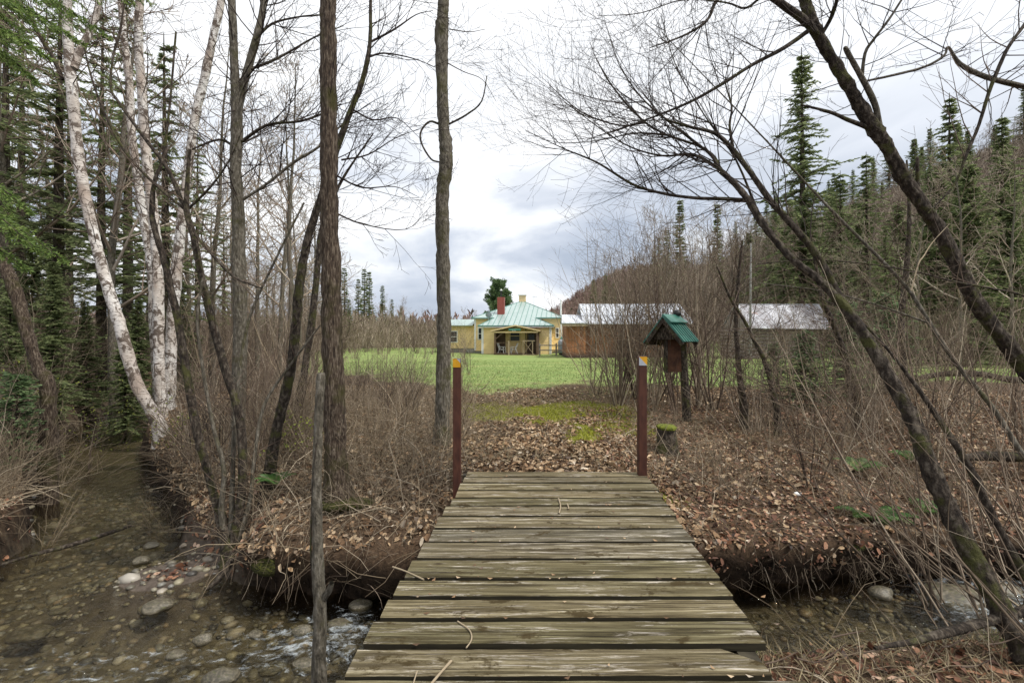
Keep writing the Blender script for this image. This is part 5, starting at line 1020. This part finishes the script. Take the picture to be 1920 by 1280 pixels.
leaves('lawn_leaves', 5000, -14, 18, 12, 26, lambda x, y: nr.random(len(x)) < .8, .03, 'litter', 'stray dead leaves on the near edge of the lawn')
def blades(name, n, X0, X1, Y0, Y1, filt, l0, l1, wd, mat_, label, lean=.5, cat='grass'):
    y = np.exp(nr.uniform(np.log(Y0), np.log(Y1), n)); x = nr.uniform(X0, X1, n); k = filt(x, y) & (np.abs(x) < y * 1.2 + .6); x, y = x[k], y[k]; m = len(x)
    d = nr.normal(0, lean, (m, 3)); d[:, 2] = 1; d /= np.linalg.norm(d, axis=1, keepdims=True)
    ln = nr.uniform(l0, l1, m); me = blade_mesh(name, np.stack([x, y, H(x, y)], 1), d, ln, wd * np.ones(m), 5); return tag(link(name, me, mat_), label, cat, kind='stuff')
blades('lawn_grass', 90000, -16, 24, 12, 34, lambda x, y: lawn_mask(x, y) > .25 + .6 * nr.random(len(x)), .03, .09, .014, 'grass', 'short green lawn grass', .5)
blades('dry_grass', 26000, -5, 6, 6, 17, lambda x, y: (sd(x, y) > .3) & (nr.random(len(x)) < .3 + .7 * (fbm(x * 1.5, y * 1.5) > .1)), .05, .16, .006, 'straw', 'dry pale grass on the path and lawn edge', 1.0, 'dry grass')
blades('bank_grass', 14000, 1.3, 6, 2.2, 3.75, lambda x, y: (fbm(x * 2, y * 2) > .1 - .35 * (y - 2.6)) & (H(x, y) > -.8) & (nr.random(len(x)) < .6), .04, .13, .006, 'grass', 'bright green grass on the near right bank', .5)
blades('moss_tufts', 60000, -2, 3.2, 5.4, 13.5, lambda x, y: moss_mask(x, y) > .25 + .5 * nr.random(len(x)), .015, .04, .012, island('moss_tips', [(0, (.11, .13, .015)), (.6, (.25, .26, .03)), (1, (.40, .38, .06))], .9, .1, .2), 'yellow-green moss patches on the path', .8, 'moss')
blades('bank_straw', 6000, 1.3, 6, 2.1, 3.7, lambda x, y: (H(x, y) > -.7), .06, .2, .005, 'straw', 'dry straw on the near right bank', 1.6, 'dry grass')
# tangle of thin dead stems
def tangle(name, n, X0, X1, Y0, Y1, filt, L0, L1, mat_, label, r=.0028, seed=1, e0=.1, e1=1.3):
    rr = np.random.default_rng(seed); y = np.exp(rr.uniform(np.log(Y0), np.log(Y1), n)); x = rr.uniform(X0, X1, n); k = filt(x, y) & (np.abs(x) < y * 1.2 + .6); x, y = x[k], y[k]; m = len(x); z = H(x, y)
    a = rr.uniform(0, 6.28, m); el_ = rr.uniform(e0, e1, m); ln = rr.uniform(L0, L1, m); d = np.stack([np.cos(a) * np.cos(el_), np.sin(a) * np.cos(el_), np.sin(el_)], 1); p = np.stack([x, y + SHF(x, y, z), z], 1); npt = 6; PP = [p]; 
    for i in range(npt - 1):
        d = d + rr.normal(0, .16, d.shape) + np.array([0, 0, -.16]) * (i > 0); d /= np.linalg.norm(d, axis=1, keepdims=True); p = p + d * (ln / (npt - 1))[:, None]; PP.append(p)
    PP = np.stack(PP, 1); T = Tubes(); rad = [r, r * .95, r * .85, r * .7, r * .55, r * .3]
    T.g[(npt, 3)] = [(q, [v * s for v in rad]) for q, s in zip(PP.tolist(), np.clip(np.exp(rr.normal(-.15, .55, m)), .35, 3.2))]
    V, Q_ = T.arrays(); return tag(link(name, mesh_np(name, V, Q_), mat_), label, 'dead stems', kind='stuff')
tangle('dead_stem_tangle', 10500, -7, -.7, 4.8, 13, lambda x, y: (sd(x, y) > .1) & (H(x, y) > -.75), .25, .95, 'twig_pale', 'dense tangle of thin dead stems left of the bridge', seed=1)
tangle('left_bank_tangle', 7500, -16, -5, 4.5, 15, lambda x, y: (sd(x, y) > .05) & (stream_d(x, y)[1] < 0), .3, 1.2, 'twig_pale', 'dead stems and twigs on the bank left of the stream', .0035, 2)
tangle('right_bank_tangle', 3800, 1.5, 9, 2.2, 10, lambda x, y: (sd(x, y) > .05) & ((y > 4) | (nr.random(len(x)) < .35)), .2, .8, 'twig_pale', 'thin dead stems over the leafy right bank', .0024, 3)
tangle('path_side_tangle', 3600, -.8, 3.2, 6.0, 12, lambda x, y: ((x < .1 * y - .9) | (x > .24 * y + .2)), .15, .5, 'twig_pale', 'wiry dead stems at the sides of the path', .0022, 4)
tangle('ground_twigs', 5200, -9, 12, 2.3, 13, lambda x, y: (sd(x, y) > .05) & no_br(x, y) & (H(x, y) > -.7), .1, .5, 'twig_tan', 'fallen twigs lying among the dead leaves', .0032, 7, -.05, .12)
# overhanging roots under the left bank
T = Tubes(); rr_ = random.Random(3)
for k in range(70):
    x = rr_.uniform(-3.0, -.7); y = 4.82 + rr_.uniform(-.08, .12); p = Vector((x, y, -.5)); grow(T, p, Vector((rr_.uniform(-.4, .4), -.45, -1)), rr_.uniform(.15, .45), rr_.uniform(.002, .006), 0, rr_, up=-.1, wig=.25, rmin=.0015)
tag(T.build('hanging_roots', 'twig_tan'), 'thin roots hanging from the undercut bank left of the bridge', 'roots', kind='stuff')
T = Tubes()
for k in range(170):
    x = rr_.uniform(1.9, 7.5); y0 = 4.25 + .12 * x if x < 5 else 5.0; y = y0 + .55 + rr_.uniform(-.25, .1); p = Vector((x, y - .1, rr_.uniform(-.62, -.4))); grow(T, p, Vector((rr_.uniform(-.5, .5), -.5, -.9)), rr_.uniform(.12, .5), rr_.uniform(.0015, .006), 1, rr_, up=-.1, wig=.25, rmin=.0012, nch=(3,))
tag(T.build('hanging_roots', 'twig_tan'), 'roots and dead stems trailing from the undercut bank right of the bridge', 'roots', kind='stuff')

k_ = 90; lx = nr.uniform(-.55, 1.5, k_); ly = np.where(nr.random(k_) < .55, nr.choice(np.array(edges[1:]), k_) + .02, nr.uniform(2.0, 5.3, k_)); V = []; Fq = []
for i in range(k_):
    a = nr.uniform(0, 6.28); s_ = nr.uniform(.008, .022); c_, sn = math.cos(a) * s_, math.sin(a) * s_; z = .203
    V += [(lx[i] - c_, ly[i] - sn, z + .004), (lx[i] - sn * .5, ly[i] + c_ * .5, z), (lx[i] + c_, ly[i] + sn, z + .008), (lx[i] + sn * .5, ly[i] - c_ * .5, z + .001)]; Fq.append([4 * i, 4 * i + 1, 4 * i + 2, 4 * i + 3])
tag(link('leaf_crumbs', mesh_np('leaf_crumbs', np.array(V), np.array(Fq)), 'litter'), 'crumbs of dead leaves caught on the bridge planks', 'leaf litter', kind='stuff')

# ---------------------------------------------------------------- stones, sticks, ferns
def rock_mesh(seed):
    import bmesh
    bm = bmesh.new(); bmesh.ops.create_icosphere(bm, subdivisions=3, radius=1); rr = np.random.default_rng(seed); ph = rr.uniform(0, 6.28, 8); dv = rr.normal(size=(8, 3))
    for v in bm.verts: v.co *= 1 + .11 * sum(math.sin(v.co.dot(Vector(dv[i])) * 1.7 + ph[i]) for i in range(8)) / 1.6
    me = bpy.data.meshes.new('stone'); bm.to_mesh(me); bm.free(); me.polygons.foreach_set('use_smooth', np.ones(len(me.polygons), bool)); return me
RK = [rock_mesh(i) for i in range(5)]
for me in RK: me.materials.append(MT['stone'])
for k, (px, py, w, hh, z, lb) in enumerate([
    (292, 1140, 60, .55, -.9, 'flat pale stone beside the gravel bar'), (382, 1196, 32, .8, -.88, 'round tan stone in the riffle'), (332, 1228, 36, .6, -.93, 'greenish stone under shallow water'), (412, 1272, 60, .7, -.9, 'dark grey stone at the bottom of the photo'),
    (285, 1022, 30, .5, -.87, 'small flat stone at the upper tip of the bar'), (262, 1052, 34, .6, -.88, 'brown stone at the water edge left of the bar'), (568, 1180, 34, .8, -.88, 'dark wet stone left of the snapped pole'), (640, 1172, 50, .55, -.9, 'long tan stone right of the snapped pole'),
    (675, 1135, 40, .7, -.9, 'mossy stone near the bridge edge'), (702, 1112, 40, .7, -.9, 'yellow-green stone in the shadow under the bridge edge'), (655, 1222, 40, .7, -.9, 'stone below the long tan one'), (575, 1245, 50, .6, -.9, 'brown stone at the foot of the snapped pole'),
    (60, 1188, 70, .4, -1.0, 'wide submerged yellowish stone at left'), (110, 1145, 30, .4, -.97, 'small submerged stone at left'), (1790, 1120, 120, .5, -.92, 'large grey boulder in the rapid on the right'), (1655, 1115, 50, .7, -.88, 'dark wet rock left of the large boulder'),
    (1880, 1105, 60, .6, -.9, 'rounded rock at the far right of the rapid'), (480, 1190, 30, .6, -.92, 'small stone in the middle of the riffle'), (505, 1255, 40, .5, -.93, 'pale submerged stone near the bottom edge'), (720, 1075, 30, .7, -.88, 'small dark stone under the bridge')]):
    Y = (ZC - z) * FPX / (py - HY); p = P(px, py, Y); r = w * Y / FPX / 2; o = bpy.data.objects.new('stone', RK[k % 5]); C.objects.link(o); o.location = (p.x, Y, z); o.scale = (r, r * .75, r * hh * .8); o.rotation_euler = (0, 0, rg.uniform(-.5, .5)); tag(o, lb, 'stone', 'stones in the stream')
# pebbles on the bed
def pebbles(n, X0, X1, Y0, Y1):
    x = nr.uniform(X0, X1, n); y = nr.uniform(Y0, Y1, n); k = (H(x, y) < -.8) & (sd(x, y) < .1); x, y = x[k], y[k]; m = len(x); z = H(x, y); r = .024 * np.exp(nr.normal(0, .5, m)); 
    import bmesh
    bm = bmesh.new(); bmesh.ops.create_icosphere(bm, subdivisions=1, radius=1); B = np.array([tuple(v.co) for v in bm.verts]); F = np.array([[v.index for v in f.verts] for f in bm.faces]); bm.free()
    sc3 = np.stack([r * nr.uniform(.8, 1.5, m), r * nr.uniform(.7, 1.2, m), r * nr.uniform(.4, .8, m)], 1); a = nr.uniform(0, 6.28, m); jit = 1 + nr.normal(0, .05, (m, len(B), 1))
    L_ = B[None] * jit * sc3[:, None]; X_ = L_[..., 0] * np.cos(a)[:, None] - L_[..., 1] * np.sin(a)[:, None]; Y_ = L_[..., 0] * np.sin(a)[:, None] + L_[..., 1] * np.cos(a)[:, None]
    V = np.stack([X_ + x[:, None], Y_ + y[:, None], L_[..., 2] + z[:, None] + .003], -1).reshape(-1, 3); Fq = (F[None] + (np.arange(m) * len(B))[:, None, None]).reshape(-1, 3)
    tag(link('streambed_pebbles', mesh_np('streambed_pebbles', V, None, Fq, True), 'pebble'), 'mixed brown and grey pebbles on the streambed', 'pebbles', kind='stuff')
pebbles(15000, -9, 7, 2.6, 9)
def stick(pts, label, m='twig', name='stick', sub=(), cat='stick', group=None):
    W_ = [(*P(a, b, Y), r * Y / FPX) for a, b, Y, r in pts]; A = smooth_path(W_, 4); c = A[0, :3].copy(); T = Tubes(); T.add((A[:, :3] - c).tolist(), np.abs(A[:, 3]).tolist(), 8)
    o = T.build(name, m, None, .08); o.location = c; tag(o, label, cat, group); return o
def onw(px, py, z): return (ZC - z) * FPX / (py - HY)
stick([(-10, 1062, onw(0, 1062, -.8), 2), (60, 1040, onw(0, 1040, -.8), 3.5), (130, 1022, onw(0, 1022, -.82), 4), (200, 1000, onw(0, 1000, -.84), 4), (245, 985, onw(0, 985, -.86), 2.5)], 'long dark branch lying across the stream at left', 'bark_dark')
D = .208
for k, (pts, lb) in enumerate([([(1047, 934), (1051, 948), (1048, 962)], 'short curved pale twig on the middle of the bridge'), ([(858, 1164), (880, 1180), (884, 1198), (874, 1214)], 'curved dark twig lying on the planks at left'), ([(808, 1282), (828, 1258), (846, 1238)], 'straight pale twig on the nearest planks'), ([(774, 1285), (778, 1270), (782, 1258)], 'very short twig stuck at the bottom edge of the bridge'),
                               ([(736, 1062), (760, 1070), (795, 1086)], 'thin twig poking over the left edge of the bridge'), ([(1063, 944), (1066, 950), (1065, 954)], 'tiny twig fragment beside the short curved twig')]):
    stick([(a, b, onw(a, b, D), 1.4 if k != 2 else 2.4) for a, b in pts], lb, 'twig_pale')
stick([(1640, 1215, onw(0, 1215, -.1), 3), (1720, 1200, onw(0, 1200, -.1), 6), (1790, 1180, onw(0, 1180, -.1), 8), (1870, 1160, onw(0, 1160, -.1), 9), (1960, 1130, onw(0, 1130, -.1), 10)], 'dark fallen branch on the near right bank', 'bark_dark', 'fallen_branch', cat='branch')
stick([(1700, 715, 10, 3), (1760, 702, 10, 5), (1830, 700, 10, 6), (1900, 712, 10, 6), (1960, 705, 10, 6)], 'dark fallen limb at the top of the right bank', 'bark_dark', 'fallen_branch', cat='branch')
stick([(1790, 860, 6.4, 8), (1850, 855, 6.4, 9), (1940, 858, 6.4, 10)], 'rotting log half buried in leaves at right', 'bark_dark', 'fallen_log', cat='log')
stick([(725, 1052, 4.7, 5), (700, 1040, 4.75, 7), (650, 1028, 4.8, 8), (600, 1032, 4.8, 6), (560, 1040, 4.8, 4)], 'thick root along the undercut bank edge', 'bark_dark', 'exposed_root', cat='root')
stick([(440, 1035, 5.35, 7), (425, 1065, 5.1, 6), (405, 1090, 5.0, 5), (385, 1105, 4.95, 3)], 'root running from the stem clump onto the bar', 'bark_dark', 'exposed_root', cat='root')
for k in range(12):
    px = 1350 + k * 45 + rg.uniform(-15, 15); py = rg.uniform(1190, 1275); Y = onw(0, py, -.2); a = rg.uniform(-1, 1)
    stick([(px, py, Y, 1.5), (px + 30 * math.cos(a), py + 14 * math.sin(a) + rg.uniform(-6, 6), Y, 1.3), (px + 62 * math.cos(a + .3), py + 40 * math.sin(a), Y, .7)], 'small dead twig among leaves on the near right bank', 'twig', 'twig', group='dead twigs on the near bank')
# mossy clods at bank lip
for k, (px, py, Y, w, hh, lb) in enumerate([(505, 1058, 4.75, 110, .5, 'mossy clod at the undercut bank left of the snapped pole'), (1570, 1012, 5.15, 120, .3, 'mossy mound on the right bank below the ferns'), (1640, 1006, 5.2, 90, .35, 'second mossy mound under the fern'), (640, 945, 5.2, 100, .22, 'mossy foot of the thick trunk')]):
    p = P(px, py, Y); r = w * Y / FPX / 2; o = link('moss_mound', RK[k % 5].copy(), None); o.data.materials.clear(); o.data.materials.append(M('dark_moss', [(.3, (.015, .015, .006)), (.5, (.045, .045, .012)), (.75, (.12, .13, .02))], s=9, d=8, rough=1, bmp=1, bd=.04) if k == 0 else bpy.data.materials['dark_moss'])
    o.location = (p.x, Y + r * .3, p.z - r * hh * .3); o.scale = (r, r * .6, r * hh); tag(o, lb, 'moss', 'mossy mounds')
# ferns
def frond_mesh(seed, L_=.42):
    rng = random.Random(seed); mb = MB(); n = 22
    for i in range(n):
        t = i / n; x = L_ * t; z = .10 * math.sin(t * 2.6) - .06 * t; w = L_ * .30 * math.sin(math.pi * min(1, .12 + t * .88)) ** .8 * (1 - t * .35)
        for s in (-1, 1):
            b = .009; mb.poly([(x, 0, z), (x + b * 1.6, 0, z), (x + w * .35 + b, s * w * .6, z - .012), (x + w * .45, s * w, z - .03), (x + w * .3 - b, s * w * .6, z - .012)], [(0, 1, 2, 3, 4)])
    return mb
for k, (px, py, Y, sc_, lb) in enumerate([(1640, 985, 5.45, 1.0, 'bright green fern on the right bank below the leaf slope'), (1735, 965, 5.6, .8, 'smaller fern behind the curving leaning trunk'), (1612, 880, 6.6, .8, 'faded fern higher on the right bank'), (1705, 860, 6.9, .6, 'little fern near the rotting log'), (515, 905, 5.6, .6, 'small fern at the foot of the dark leaning trunk')]):
    p = P(px, py, Y); t = thing('fern', lb, 'fern', (p.x, Y, max(p.z, h1(p.x, Y))))
    for j in range(6):
        o = frond_mesh(j).build('frond', 'fern', t); o.rotation_euler = (0, R(-18), -math.pi / 2 + (j - 2.5) * .75 + k); o.scale = (sc_,) * 3
# litter: pale paper scrap / white stone on the right bank
p = P(1497, 912, 6.0); o = bpy.data.objects.new('pale_stone', RK[2].copy()); o.data.materials.clear(); o.data.materials.append(MT['white']); C.objects.link(o); o.location = (p.x, 6.0, h1(p.x, 6.0) + .03); o.scale = (.05, .03, .03); tag(o, 'small white stone among dead leaves on right bank', 'stone')
print('objects', len(bpy.data.objects), 'polys', sum(len(m.polygons) for m in bpy.data.meshes))
